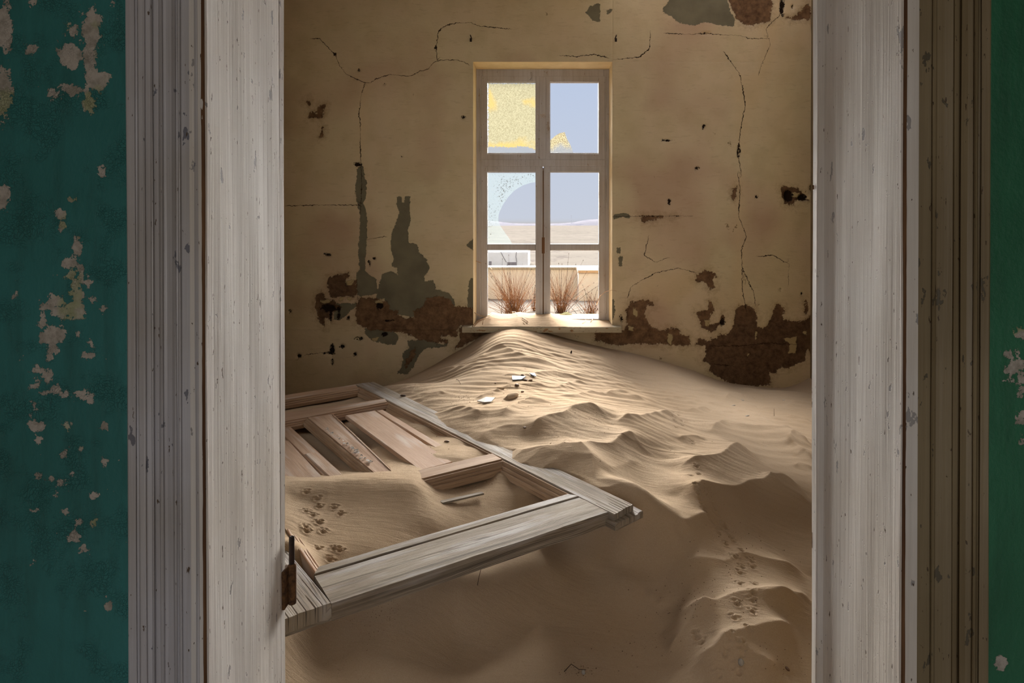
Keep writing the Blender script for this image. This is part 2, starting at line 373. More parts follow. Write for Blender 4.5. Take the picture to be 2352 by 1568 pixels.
# ------------------------------------------------------------------ signed distance tools
def seg_d(P, a, b):
    ab = b - a; t = np.clip(((P - a) @ ab) / (ab @ ab + 1e-12), 0, 1); q = a + t[:, None] * ab
    return np.linalg.norm(P - q, axis=1), t
def poly_sd(P, poly, cap=.12):          # positive inside
    poly = np.array(poly); lo = poly.min(0) - cap; hi = poly.max(0) + cap
    out = np.full(len(P), -cap); k = np.all((P > lo) & (P < hi), axis=1)
    if not k.any(): return out
    Q = P[k]; d = np.full(len(Q), 9.); ins = np.zeros(len(Q), bool); n = len(poly)
    for i in range(n):
        a, b = poly[i], poly[(i + 1) % n]; d = np.minimum(d, seg_d(Q, a, b)[0])
        c = (a[1] > Q[:, 1]) != (b[1] > Q[:, 1])
        xi = a[0] + (Q[:, 1] - a[1]) * (b[0] - a[0]) / (b[1] - a[1] + 1e-12); ins ^= c & (Q[:, 0] < xi)
    out[k] = np.clip(np.where(ins, d, -d), -cap, cap); return out
def ell_sd(P, c, rx, ry, cap=.12):
    q = (P - c) / np.array([rx, ry]); r = np.linalg.norm(q, axis=1); return np.clip((1 - r) * min(rx, ry), -cap, cap)
def set_attr(me, name, arr):
    a = me.attributes.new(name, 'FLOAT', 'POINT'); a.data.foreach_set('value', np.asarray(arr, np.float32))

# ------------------------------------------------------------------ STRUCTURE: the sanded-in room
YW = 5.40                                # plane of the window wall
XL, XR, ZC = -2.45, 2.118, 3.55
YN = 1.61                                # room side of the wall we look through
a = U(1087, 450, YW); b = U(1406, 450, YW); c = U(1247, 142, YW); d = U(1247, 756, YW)
WX0, WX1, WZ1, WZ0 = a[0], b[0], c[2], d[2]

def far_wall():
    g = .011
    xs = sorted(set(np.round(np.concatenate([np.arange(XL, XR + .15, g), [WX0, WX1]]), 5)))
    zs = sorted(set(np.round(np.concatenate([np.arange(0, ZC, g), [WZ0, WZ1]]), 5)))
    xs, zs = np.array(xs), np.array(zs); nx, nz = len(xs), len(zs)
    X, Z = np.meshgrid(xs, zs); P = np.stack([X.ravel(), Z.ravel()], 1)
    def cv(o, s, pts): return [tuple(U(o[0] + x / s, o[1] + y / s, YW)[[0, 2]]) for x, y in pts]
    L, R, T, TL = ((660, 400), 3.136), ((1400, 400), 3.016), ((1300, 0), 3.92), ((660, 0), 3.92)
    grey = [(L, [(790,160),(820,158),(828,205),(842,205),(848,160),(885,160),(880,250),(885,330),(870,400),(875,490),(935,505),(950,560),(1000,610),(1025,670),(1010,710),(980,730),(990,770),(1050,760),(1070,830),(1150,850),(1200,900),(1210,950),(1100,980),(900,1030),(740,1000),(700,900),(640,900),(660,790),(690,710),(760,700),(795,725),(790,680),(755,660),(765,600),(745,540),(750,430),(790,330),(805,270),(785,220)]),
            (L, [(505,-60),(545,-60),(560,40),(570,40),(565,180),(545,200),(575,300),(570,500),(560,620),(560,700),(640,760),(655,860),(520,880),(500,870),(495,720),(520,690),(510,560),(515,480),(525,300),(500,200),(490,120),(500,40)]),
            (L, [(550,1100),(740,1100),(800,1170),(780,1230),(700,1225),(600,1190),(560,1150)]),
            (L, [(860,1200),(1000,1190),(1130,1230),(1170,1200),(1140,1245),(1000,1250),(950,1300),(900,1400),(850,1445),(795,1430),(830,1380),(830,1290),(880,1250)]),
            (L, [(1290,510),(1345,460),(1345,555)]), (L, [(1295,960),(1300,870),(1310,760),(1350,735),(1350,965)]),
            (L, [(340,930),(500,930),(490,960),(380,1050),(330,1050)]),
            (R, [(30,280),(80,270),(120,272),(155,300),(130,305),(90,295),(30,312)]), (R, [(50,510),(80,505),(75,550),(50,545)]), (R, [(60,570),(90,565),(88,640),(65,640)]),
            (R, [(0,880),(30,860),(40,960),(20,1010),(0,1000)]), (R, [(-60,1110),(60,1130),(120,1180),(-60,1150)]),
            (T, [(210,60),(310,30),(300,200),(240,190),(180,110)]), (T, [(870,80),(950,-20),(1450,-20),(1480,100),(1520,180),(1510,240),(1400,230),(1250,200),(1150,230),(1020,210),(950,150),(880,120)]),
            (T, [(360,90),(420,80),(400,110),(370,130)])]
    brown = [(L, [(510,890),(640,895),(720,920),(740,980),(800,980),(790,1010),(850,1040),(910,1030),(905,990),(980,950),(1010,890),(1080,880),(1130,880),(1180,920),(1200,950),(1345,960),(1345,1080),(1260,1090),(1220,1110),(1230,1170),(1130,1160),(1100,1180),(1170,1210),(1080,1220),(1000,1200),(940,1190),(850,1150),(740,1130),(600,1130),(540,1100),(500,1080),(490,1000)]),
             (L, [(300,740),(350,730),(400,720),(440,710),(445,740),(415,770),(430,800),(495,760),(505,870),(480,880),(400,880),(310,890),(290,810)]),
             (L, [(210,870),(240,845),(280,900),(320,905),(385,960),(330,990),(320,1050),(270,1040),(270,1110),(235,1070),(210,990),(195,940)]),
             (L, [(900,1260),(930,1240),(920,1300),(850,1410),(850,1350)]), (L, [(1240,1110),(1330,1080),(1460,1150),(1200,1260),(1240,1190)]),
             (R, [(1190,90),(1240,85),(1300,100),(1340,130),(1380,180),(1340,190),(1300,180),(1280,220),(1250,205),(1210,205),(1200,160)]),
             (R, [(205,290),(280,288),(370,295),(310,310),(300,325),(230,330)]), (R, [(395,288),(470,290),(430,300)]),
             (R, [(595,740),(600,700),(660,670),(730,675),(740,700),(720,740),(735,790),(700,800),(650,750)]),
             (R, [(110,960),(150,880),(220,870),(300,880),(310,910),(260,900),(245,960),(260,1010),(290,1060),(350,1080),(420,1070),(480,1060),(490,1110),(550,1120),(560,1180),(500,1190),(440,1180),(360,1180),(250,1175),(150,1170),(60,1190),(-100,1150),(-100,1095),(100,1085),(120,1040)]),
             (R, [(590,960),(680,940),(690,880),(710,890),(730,940),(700,980),(690,1040),(760,1030),(790,960),(800,1000),(740,1080),(690,1090),(640,1060),(620,990)]),
             (R, [(880,930),(940,900),(1000,920),(1020,990),(1020,1050),(1060,1070),(1100,1040),(1130,960),(1160,900),(1210,930),(1205,1000),(1250,1020),(1350,1015),(1390,980),(1430,1020),(1430,1240),(1400,1250),(1370,1200),(1360,1250),(1350,1300),(1300,1310),(1250,1340),(1180,1340),(1150,1380),(1110,1370),(1110,1460),(900,1470),(800,1430),(700,1370),(690,1310),(640,1290),(670,1240),(660,1190),(600,1180),(620,1140),(700,1150),(780,1110),(830,1110),(860,1050),(870,990)]),
             (R, [(855,95),(885,85),(880,130),(860,175),(845,170)]), (R, [(1360,860),(1375,900),(1370,960),(1350,960)]),
             (T, [(1530,150),(1450,-20),(1860,-20),(1850,80),(1850,190),(1720,215),(1650,235),(1560,200)]), (T, [(1980,160),(2050,150),(2120,100),(2170,40),(2200,60),(2200,170),(2060,180)]),
             (TL, [(140,920),(205,900),(195,945),(170,925)]), (TL, [(265,960),(345,935),(330,1000),(310,1060),(190,1060),(215,990),(260,1020)]), (TL, [(305,1130),(322,1130),(318,1230),(300,1230)])]
    dark = [(R, [(600,1060),(860,950),(1430,950),(1430,1470),(600,1470)]), (L, [(200,720),(500,720),(500,900),(390,1120),(200,1120)]), (R, [(1150,60),(1400,60),(1400,230),(1150,230)])]
    island = [(R, [(1205,1140),(1300,1120),(1290,1240),(1240,1240),(1250,1180)]), (R, [(1340,1090),(1365,1085),(1365,1110),(1342,1105)]), (R, [(1255,125),(1320,130),(1320,160),(1265,160)]),
              (R, [(410,1100),(440,1110),(430,1180),(400,1160)]), (R, [(165,920),(200,950),(190,990),(165,970)]), (R, [(130,1045),(170,1060),(160,1085),(130,1080)]), (R, [(660,1010),(700,1010),(690,1050),(660,1045)]),
              (R, [(1010,1090),(1025,1095),(1015,1160)]), (R, [(960,1240),(975,1240),(945,1290)]),
              (L, [(415,770),(480,760),(470,790),(430,800)]), (L, [(370,890),(405,885),(400,910),(370,910)]), (L, [(430,885),(460,885),(455,910),(430,905)]), (L, [(610,915),(680,905),(690,930),(640,930)]), (L, [(230,910),(310,900),(310,930),(260,930)]),
              (L, [(600,1180),(660,1175),(650,1200),(620,1200)])]
    pale = [(T, [(1950,180),(1880,420),(1800,760),(1680,1000),(1640,1200),(1630,1400),(1540,1400),(1530,1000),(1520,660),(1600,680),(1720,640),(1770,400),(1740,220),(1850,190)]),
            (T, [(2060,-20),(1960,150),(1870,150),(1880,-20)]), (TL, [(690,760),(760,740),(720,900),(700,1300),(660,1420),(630,1420),(650,1000)]), (R, [(850,0),(930,0),(940,900),(870,900)]),
            (R, [(210,760),(330,680),(520,670),(590,700),(600,760),(560,830),(420,900),(230,850)])]
    holes = [(L,290,965,50,28),(L,665,950,24,20),(L,700,1152,20,13),(L,320,1270,16,44),(L,300,1290,30,10),(L,395,1240,16,14),(L,290,580,20,9),(L,515,1185,25,9),(L,588,640,8,14),(L,625,608,8,9),(L,80,1308,14,12),(L,485,1300,12,14),(L,320,1355,8,13),(L,740,1055,24,5),(L,18,990,6,12),(L,365,990,8,40),(L,310,1020,4,45),(L,440,1035,6,12),
             (R,1240,150,30,40),(R,1340,160,30,20),(R,413,185,5,14),(R,1020,155,8,7),(R,1185,800,6,8),(R,1335,825,6,9),(R,80,1010,8,26),(R,1400,95,14,22),(R,780,1030,14,26),
             (T,2040,60,10,14),(T,1555,1360,12,42),(T,1945,60,16,70),(T,1260,300,36,8),(T,2220,220,6,40),(T,900,1262,34,5),(T,1180,1512,14,10),(T,1240,1140,10,20),(T,450,330,1,1),
             (TL,640,628,8,9),(TL,635,1480,30,20),(TL,1030,1405,6,5),(TL,1335,430,10,14),(TL,1585,1050,14,12),(TL,430,490,8,8),(TL,875,758,5,5)]
    cracks = [(TL, [(700,745),(685,790),(660,880),(655,960),(645,1020),(655,1100),(660,1200),(655,1300),(660,1420)]),
              (TL, [(535,670),(620,710),(700,745),(750,740),(800,710),(920,670),(1100,688),(1200,640),(1265,625),(1310,565),(1380,540),(1540,540),(1620,575)]),
              (TL, [(1350,545),(1340,420),(1360,280),(1430,225),(1530,205),(1640,200),(1730,235),(2000,260)]),
              (TL, [(230,350),(290,345),(330,390),(430,490),(470,590),(535,670)]),
              (T, [(900,300),(1100,310),(1260,300),(1400,315),(1560,320),(1660,350),(1810,345)]),
              (T, [(1970,0),(1940,90),(1925,140),(1850,200),(1800,260),(1840,400),(1770,560),(1735,660)]),
              (T, [(1430,480),(1500,580),(1560,660),(1590,790),(1615,950),(1580,1120),(1555,1300),(1550,1400),(1580,1568)]),
              (T, [(420,540),(660,515),(750,440),(760,300)]), (T, [(-60,500),(100,510),(250,490),(380,520)]),
              (R, [(890,0),(905,100),(895,290),(950,430),(915,520),(920,700),(920,800),(950,960)]), (R, [(920,650),(1000,820),(1010,900)]), (R, [(1245,600),(1240,750)]),
              (R, [(130,840),(150,780),(210,740),(330,680),(480,650),(590,680)]), (R, [(270,440),(240,560),(320,610),(400,580)]), (R, [(0,295),(280,290),(560,290)]), (R, [(1030,570),(1130,560),(1240,620)]),
              (R, [(700,1190),(900,1190),(1100,1170),(1300,1180)]), (R, [(690,1310),(760,1320),(860,1330)]),
              (L, [(0,228),(200,222),(520,222)]), (L, [(330,1290),(250,1285),(130,1300),(60,1340)]), (L, [(530,-100),(535,100),(525,300)]), (L, [(570,470),(700,450)])]
    A = {}
    for nm, lst in (('grey', grey), ('brown', brown), ('dark', dark), ('island', island), ('pale', pale)):
        f = np.full(len(P), -.12)
        for (o, s_), pts in lst: f = np.maximum(f, poly_sd(P, cv(o, s_, pts)))
        A[nm] = f
    f = np.full(len(P), -.12)
    for (o, s_), cx, cy, rx, ry in holes:
        c0 = np.array(U(o[0] + cx / s_, o[1] + cy / s_, YW)[[0, 2]]); k = YW / FPX / s_
        f = np.maximum(f, ell_sd(P, c0, rx * k, ry * k))
    A['hole'] = f
    su = np.full(len(P), .12); ss = np.full(len(P), .12)
    for (o, s_), pts in cracks:
        q = np.array(cv(o, s_, pts))
        for i in range(len(q) - 1):
            a_, b_ = q[i], q[i + 1]; dd, _ = seg_d(P, a_, b_); nr = np.array([-(b_ - a_)[1], (b_ - a_)[0]]); nr /= np.linalg.norm(nr) + 1e-9
            sg = (P - a_) @ nr; better = dd < su
            ss = np.where(better, np.where(sg >= 0, 1, -1) * dd, ss); su = np.minimum(su, dd)
    A['crack_s'], A['crack_u'] = ss, su
    sm = lambda v, w_: np.clip(v / w_ + .5, 0, 1)
    Y = YW + .006 * sm(A['brown'], .02) + .0025 * sm(A['grey'], .015) - .004 * sm(A['island'], .02) + .02 * sm(A['hole'], .012)
    Y = Y + .006 * fbm(P[:, 0] * 1.3, P[:, 1] * 1.3, 3) + .0012 * fbm(P[:, 0] * 14, P[:, 1] * 14, 3)
    onb = (np.abs(P[:, 0] - WX0) < .004) | (np.abs(P[:, 0] - WX1) < .004) | (np.abs(P[:, 1] - WZ0) < .004) | (np.abs(P[:, 1] - WZ1) < .004)
    Y = np.where(onb, YW, Y)
    V = np.stack([P[:, 0], Y, P[:, 1]], 1)
    I = np.arange(nx * nz).reshape(nz, nx); xm = (xs[1:] + xs[:-1]) / 2; zm = (zs[1:] + zs[:-1]) / 2
    ok = ~((xm[None, :] > WX0) & (xm[None, :] < WX1) & (zm[:, None] > WZ0) & (zm[:, None] < WZ1))
    F = np.stack([I[:-1, :-1], I[:-1, 1:], I[1:, 1:], I[1:, :-1]], -1)[ok]
    me = fast_mesh('wall_far', V, F)
    for k_, v_ in A.items(): set_attr(me, k_, v_)
    o = link('wall_far', me, M['plaster'], smooth=True); tag(o, kind='structure')
    # reveals and outer leaf of the thick wall, kept as parts
    rv = []
    t = .002
    Yo = YW + .52
    rb = [(WX0 - t, WX0, YW, Yo, WZ0 - .03, WZ1 + t), (WX1, WX1 + t, YW, Yo, WZ0 - .03, WZ1 + t), (WX0, WX1, YW, Yo, WZ1, WZ1 + t)]
    for r in rb:
        q = boxes('reveal', [r], M['reveal'], bev=.0008); q.parent = o
    q = boxes('outer_leaf', [(XL - .4, WX0 - .012, YW + .05, Yo, -.3, ZC), (WX1 + .012, XR + .4, YW + .05, Yo, -.3, ZC),
                             (WX0 - .012, WX1 + .012, YW + .05, Yo, WZ1 + .012, ZC), (WX0 - .012, WX1 + .012, YW + .05, Yo, -.3, WZ0 - .04)], M['plain'], bev=0); q.parent = o
    return o
def fast_mesh(name, V, F):
    me = bpy.data.meshes.new(name); F = np.asarray(F, np.int32); n = len(F); k = F.shape[1]
    me.vertices.add(len(V)); me.vertices.foreach_set('co', np.asarray(V, np.float32).ravel())
    me.loops.add(n * k); me.loops.foreach_set('vertex_index', F.ravel())
    me.polygons.add(n); me.polygons.foreach_set('loop_start', np.arange(0, n * k, k, dtype=np.int32)); me.polygons.foreach_set('loop_total', np.full(n, k, np.int32))
    me.update(calc_edges=True); me.validate(); return me
far_wall()

def struct(name, lst, mat, bev=0):
    o = boxes(name, lst, mat, bev=bev); tag(o, kind='structure'); return o
# side walls with unseen openings added to admit light, ceiling, floor
SKY_R = (3.5, 4.7, 1.7, 3.3); SKY_L = (2.4, 3.6, 1.3, 2.9)
def side_wall(name, x0, x1, hole):
    y0, y1, z0, z1 = hole
    return struct(name, [(x0, x1, YN - .35, y0, -.1, ZC), (x0, x1, y1, YW + .04, -.1, ZC), (x0, x1, y0, y1, -.1, z0), (x0, x1, y0, y1, z1, ZC)], M['plain'])
side_wall('wall_right', XR, XR + .35, SKY_R)
side_wall('wall_left', XL - .35, XL, SKY_L)
GX0, GY0 = .55, 4.55              # gap made in the unseen ceiling to light the far right sand
struct('ceiling', [(XL - .35, XR + .35, YN - .35, GY0, ZC, ZC + .15), (XL - .35, GX0, GY0, YW + .52, ZC, ZC + .15)], M['ceiling'])
struct('ceiling_hall', [(-2.8, 2.5, -2.2, YN - .35, 3.1, 3.25)], M['ceiling'])  # unseen hall ceiling and walls, added to cut light around the camera
struct('wall_hall_left', [(-2.95, -2.8, -2.2, YN - .36, 0, 3.1)], M['plain'])
struct('wall_hall_back', [(-2.8, -.7, -2.35, -2.2, 0, 3.1), (1.1, 2.5, -2.35, -2.2, 0, 3.1), (-.7, 1.1, -2.35, -2.2, 2.2, 3.1)], M['plain'])
struct('wall_hall_right', [(2.5, 2.65, -2.2, YN - .36, 0, 3.1)], M['plain'])
struct('floor', [(XL - .4, XR + .4, -2.2, YW + .1, -.42, -.30)], M['plain'])

# the wall with the doorway (this side is painted green)
JL, JR = U(480, 784, 1.25)[0] - .002, U(2065, 784, 1.25)[0] + .002       # inner faces of the jambs
YF = 1.262                                                               # green face
HEAD = 2.42
def green_wall(name, x0, x1, mat, flakes, fine):
    xs = np.unique(np.concatenate([np.arange(x0, x1, .05), np.arange(max(x0, fine[0]), min(x1, fine[1]), .0055), [x1]]))
    xs = np.concatenate([[x0], xs[1:-1][np.diff(xs)[:-1] > .002], [x1]])
    zs = np.concatenate([np.arange(0, .6, .05), np.arange(.62, 1.98, .0055), np.arange(2.0, ZC, .05), [ZC]])
    X, Z = np.meshgrid(xs, zs); P = np.stack([X.ravel(), Z.ravel()], 1)
    f = np.full(len(P), -.12)
    for cx, cy, rx, ry in flakes:
        c0 = U(cx, cy, YF)[[0, 2]]; k = YF / FPX; f = np.maximum(f, ell_sd(P, c0, rx * k, ry * k))
    V = np.stack([P[:, 0], YF + .0015 * fbm(P[:, 0] * 6, P[:, 1] * 6), P[:, 1]], 1)
    nx, nz = len(xs), len(zs); I = np.arange(nx * nz).reshape(nz, nx)
    F = np.stack([I[:-1, :-1], I[:-1, 1:], I[1:, 1:], I[1:, :-1]], -1).reshape(-1, 4)
    me = fast_mesh(name, V, F); set_attr(me, 'flake', f)
    o = link(name, me, mat, smooth=True); tag(o, kind='structure')
    q = boxes('wall_core', [(x0, x1, YF + .004, YN - .001, 0, ZC)], M['plain'], bev=0); q.parent = o
    return o
FL = [(12,70,18,60),(10,215,14,55),(0,200,26,30),(210,75,20,60),(205,130,14,60),(163,130,28,28),(225,185,26,24),(160,205,36,10),(205,235,14,22),(152,65,9,12),(170,70,10,14),(215,50,20,18),(73,112,12,12),(120,210,10,14),(8,445,18,22),(5,468,10,16),
      (140,493,11,10),(143,518,9,12),(170,458,9,6),(235,395,9,9),(240,390,6,6),(178,565,12,20),(172,585,7,16),(163,603,16,14),(187,628,7,24),(160,634,14,6),(203,645,7,14),(172,662,14,24),(180,685,12,22),(173,712,24,24),(127,690,18,12),(110,700,12,10),(135,716,16,14),(97,730,8,22),(128,768,22,22),(103,775,12,14),(122,800,12,12),
      (205,790,9,8),(180,770,5,5),(48,825,7,7),(205,815,10,9),(115,822,12,10),(92,850,18,10),(110,865,10,14),(85,872,12,8),(75,888,10,8),(130,895,16,12),(148,905,10,10),(190,905,14,14),(205,912,8,8),(100,900,10,5),(78,935,6,12),(85,978,15,16),(120,966,6,5),(152,975,8,12),(240,978,9,6),(88,1010,8,5),(185,1032,5,5),
      (147,1040,5,8),(242,1055,6,12),(85,1092,5,5),(118,1098,7,6),(142,1107,8,6),(165,1085,6,6),(125,1130,6,8),(213,1138,8,6),(152,1172,10,9),(72,1170,8,4),(181,1200,6,8),(170,1232,12,12),(190,1258,8,7),(78,1292,8,7),(250,1390,6,6),(218,1195,4,8),
      (255,5,5,6),(78,5,8,6),(130,100,4,10),(190,25,4,10),(36,670,5,9),(215,690,8,9),(236,712,6,7),(185,735,10,6)]
FR = [(2325,815,16,10),(2345,765,14,10),(2338,840,18,16),(2318,850,12,12),(2325,872,12,6),(2350,955,14,22),(2348,870,10,20),(2300,1525,14,16),(2345,905,8,12),(2350,1010,8,8)]
JO = .030
green_wall('wall_near_left', -2.8, JL - JO, M['teal'], FL, (U(-30, 784, YF)[0], JL))
green_wall('wall_near_right', JR + JO, 2.5, M['green'], FR, (JR, U(2380, 784, YF)[0]))
struct('wall_near_head', [(JL - JO, JR + JO, YF, YN - .001, HEAD + .03, ZC)], M['teal'])

def vprofile(name, prof, mat, z0, z1, depth, base, nz=40, close=True, kind='structure', wob=.0006):
    # prof: (pixel x, millimetres proud of the wall); extruded up
    pts = []
    for px, mm in prof:
        y = YF - mm / 1000; pts.append((U(px, 784, y)[0], y))
    pts = pts + [(pts[-1][0], YF + .01), (pts[0][0], YF + .01)]
    n = len(pts); V = []; F = []; zs = np.linspace(z0, z1, nz)
    for z in zs:
        for i, (x, y) in enumerate(pts):
            V.append((x + wob * math.sin(z * 9 + i) * (.5 if i < n - 2 else 0), y + wob * math.sin(z * 5 + i * 2), z))
    for k in range(nz - 1):
        for i in range(n):
            j = (i + 1) % n; F.append((k * n + i, k * n + j, (k + 1) * n + j, (k + 1) * n + i))
    F.append(tuple(range(n))[::-1]); F.append(tuple((nz - 1) * n + i for i in range(n)))
    me = mesh(name, V, F); o = link(name, me, mat); tag(o, kind=kind); return o
vprofile('trim_1', [(292,0),(292,17),(294,19),(311,19),(313,14),(317,13),(319,20),(321,22),(330,22),(334,20),(336,14),(347,13),(350,17),(352,17),(354,9),(366,9),(368,18),(371,20),(374,18),(377,11),(384,9),(396,12),(401,20),(404,22),(407,18),(409,18),(412,22),(415,21),(418,14),(446,13),(448,20),(452,22),(456,20),(458,13),(467,12),(468,2)], M['trim_grey'], 0, HEAD + .12, 0, 0)
vprofile('trim_2', [(2077,2),(2078,11),(2081,15),(2085,12),(2088,8),(2098,11),(2101,8),(2138,7),(2140,12),(2143,14),(2147,12),(2150,6),(2168,7),(2187,9),(2190,13),(2204,11),(2206,20),(2220,17),(2234,19),(2236,24),(2239,26),(2243,24),(2246,11),(2250,11),(2252,17),(2271,19),(2273,17),(2273,0)], M['trim_olive'], 0, HEAD + .12, 0, 0)
struct('trim_3', [(JL - .14, JR + .14, YF - .02, YF + .005, HEAD + .125, HEAD + .26)], M['trim_grey'], .003)

# doorway lining: two jambs, split wood behind the architrave edge, head, iron hinge
dw = empty('door_1'); tag(dw, kind='structure')
def jamb(side):
    xf = JL if side < 0 else JR; s_ = side
    prof = []                      # (x offset into the wall, y)
    r = .006
    prof += [(.029, 1.243), (r, 1.243)]
    for k in range(1, 6):
        q = k / 5 * math.pi / 2; prof.append((r - r * math.sin(q), 1.243 + r - r * math.cos(q)))
    for k in range(1, 14): prof.append((.0002 * math.sin(k * 1.9), 1.25 + k * .025))
    if s_ > 0: prof += [(.0, 1.588), (-.012, 1.592), (-.014, 1.598), (-.014, 1.622), (-.010, 1.626), (.029, 1.626)]
    else: prof += [(0, 1.590), (.001, 1.594), (.0, 1.596), (-.001, 1.618), (.004, 1.624), (.029, 1.624)]
    zs = np.linspace(0, HEAD, 60); n = len(prof); V = []; F = []
    for z in zs:
        for i, (dx, y) in enumerate(prof): V.append((xf + s_ * (dx + .0007 * math.sin(z * 6.3 + i) * (dx < .02)), y, z))
    for k in range(len(zs) - 1):
        for i in range(n):
            j = (i + 1) % n; F.append((k * n + i, k * n + j, (k + 1) * n + j, (k + 1) * n + i))
    F.append(tuple(range(n))[::-1]); F.append(tuple((len(zs) - 1) * n + i for i in range(n)))
    me = mesh('jamb', V, F); bm = bmesh.new(); bm.from_mesh(me); bmesh.ops.recalc_face_normals(bm, faces=bm.faces); bm.to_mesh(me); bm.free()
    o = link('jamb', me, M['jamb'], dw)
    # ragged strip of split brown wood between lining and architrave
    V, F, UV = [], [], []
    zz = np.linspace(0, HEAD, 160)
    for k, z in enumerate(zz):
        wob = .0022 * fbm(np.array([z * 7.0 + 3]), np.array([2.0 + s_]))[0] + .0012 * fbm(np.array([z * 40.0]), np.array([5.0]))[0]
        x0 = xf + s_ * (.0012); x1 = xf + s_ * (.0065 + wob)
        V += [(x0, 1.2475, z), (x0 + s_ * .001, 1.2425 + wob * .5, z), (x1, 1.2415 + wob, z), (x1 + s_ * .003, 1.250, z)]
        UV += [(z, 0), (z, .002), (z, .008), (z, .01)]
    for k in range(len(zz) - 1):
        for i in range(3):
            F.append((k * 4 + i, k * 4 + i + 1, (k + 1) * 4 + i + 1, (k + 1) * 4 + i))
    link('split_edge', mesh('split_edge', V, F, UV), M['bare'], dw)
jamb(-1); jamb(1)
boxes('head', [(JL, JR, 1.245, 1.62, HEAD, HEAD + .03)], M['jamb'], dw, .002)
# rusty hinge knuckle with its dark pin on the far edge of the left jamb
hY = 1.632
def cyl_v(px, r, py0, py1, Y, name, mat, parent, flat=1.0, n=14):
    c0 = U(px, py0, Y); c1 = U(px, py1, Y); V, F = [], []
    prof = [(0, 0), (.6, .0), (.92, .02), (1, .06), (1, .94), (.92, .98), (.6, 1)]
    for rr, t in prof[1:]:
        for k in range(n):
            q = 2 * math.pi * k / n; V.append((c0[0] + r * rr * math.cos(q), Y + r * rr * flat * math.sin(q), c0[2] + (c1[2] - c0[2]) * t))
    m_ = len(prof) - 1
    for j in range(m_ - 1):
        for k in range(n): F.append((j * n + k, j * n + (k + 1) % n, (j + 1) * n + (k + 1) % n, (j + 1) * n + k))
    F.append(tuple(range(n))); F.append(tuple((m_ - 1) * n + k for k in reversed(range(n))))
    o = link(name, mesh(name, V, F), mat, smooth=True)
    if parent: keep(o, parent)
    return o
hp = cyl_v(671, .0098, 1294, 1387, hY, 'hinge', M['rust'], dw)
q = cyl_v(670, .0065, 1231, 1296, hY, 'hinge_pin', M['iron'], None); q.parent = hp
q = boxes('hinge_leaf', [(JL - .004, JL + .006, 1.60, 1.636, U(671, 1384, hY)[2], U(671, 1298, hY)[2])], M['rust'], bev=.001); q.parent = hp
for (px, py, r, l) in ((1871, 430, .005, 10), (1868, 1240, .0028, 38)):
    cyl_v(px, r, py - l / 2, py + l / 2, 1.62, 'hinge_stub', M['rust'], dw)

# ------------------------------------------------------------------ window
YG = YW + .26
win = empty('window_1'); tag(win, kind='structure')
def wpart(name, rects, Y0, Y1, mat=None, bev=.002, parent=None, at=None):
    o = boxes(name, [pbox(*r, Y0, Y1, at) for r in rects], mat or M['win'], bev=bev); o.parent = parent or win; return o
wpart('outer_frame', [(1089, 159, 1108, 745), (1387, 159, 1405, 745), (1108.2, 159, 1386.8, 178), (1108.2, 738, 1386.8, 748)], YG, YG + .09)
wpart('mullion', [(1240, 176, 1254, 366)], YG - .012, YG + .07, bev=.004)
wpart('transom', [(1105, 366, 1391, 381)], YG - .008, YG + .08, bev=.004)
sashes = {
    'ul': (1105, 175, 1241, 367, 1120, 190, 1230, 352), 'ur': (1253, 175, 1390, 367, 1264, 190, 1374, 352),
    'll': (1105, 381, 1246, 742, 1120, 396, 1230, 731), 'lr': (1249, 381, 1390, 742, 1264, 396, 1375, 731)}
SH = {}
for k, (x0, y0, x1, y1, gx0, gy0, gx1, gy1) in sashes.items():
    s_ = wpart('sash', [(x0, y0, gx0 - 1, y1), (gx1 + 1, y0, x1, y1), (gx0 - 1, y0, gx1 + 1, gy0 - 2), (gx0 - 1, gy1 + 1, gx1 + 1, y1)], YG - .004, YG + .045, bev=.0025)
    # putty bead round the glass
    q = wpart('glazing_bead', [(gx0 - 2, gy0 - 2, gx0, gy1 + 1), (gx1, gy0 - 2, gx1 + 2, gy1 + 1), (gx0, gy0 - 2, gx1, gy0), (gx0, gy1 - 1, gx1, gy1 + 1)], YG + .012, YG + .035, bev=.001, parent=s_)
    if k[0] == 'l': wpart('glazing_bar', [(gx0 - 1, 560, gx1 + 1, 575)], YG + .006, YG + .045, bev=.005, parent=s_)
    SH[k] = s_
wpart('astragal', [(1242, 383, 1246.5, 738), (1249, 383, 1252, 738)], YG - .008, YG + .004, bev=.0015)
wpart('meeting_gap', [(1246.3, 386, 1249.2, 736)], YG - .004, YG + .03, M['bare'], bev=.0005)
wpart('worn_strip', [(1244.5, 545, 1251, 582)], YG - .0095, YG - .002, M['bare'], bev=.0015)
for px, y0, y1 in ((1103, 203, 248), (1103, 298, 350), (1103, 408, 462), (1103, 666, 722), (1392, 200, 248), (1392, 300, 348), (1392, 410, 465), (1392, 666, 720)):
    q = cyl_v(px, .0045, y0, y1, YG - .002, 'hinge', M['win'], None, n=8); q.parent = win
def hookpart(pts, r, mat=M['win'], name='latch_hook'):
    V, F = tube_geo(pts, r, r * .8, 6); o = link(name, mesh(name, V, F), mat, smooth=True); o.parent = win
hookpart([U(1220, 166, YG - .004), U(1221, 174, YG - .012), U(1220, 181, YG - .014), U(1217, 183, YG - .016)], .004)
hookpart([U(1243, 384, YG - .012), U(1244, 389, YG - .02), U(1247, 390, YG - .022), U(1250, 389, YG - .02), U(1251, 384, YG - .012)], .003)
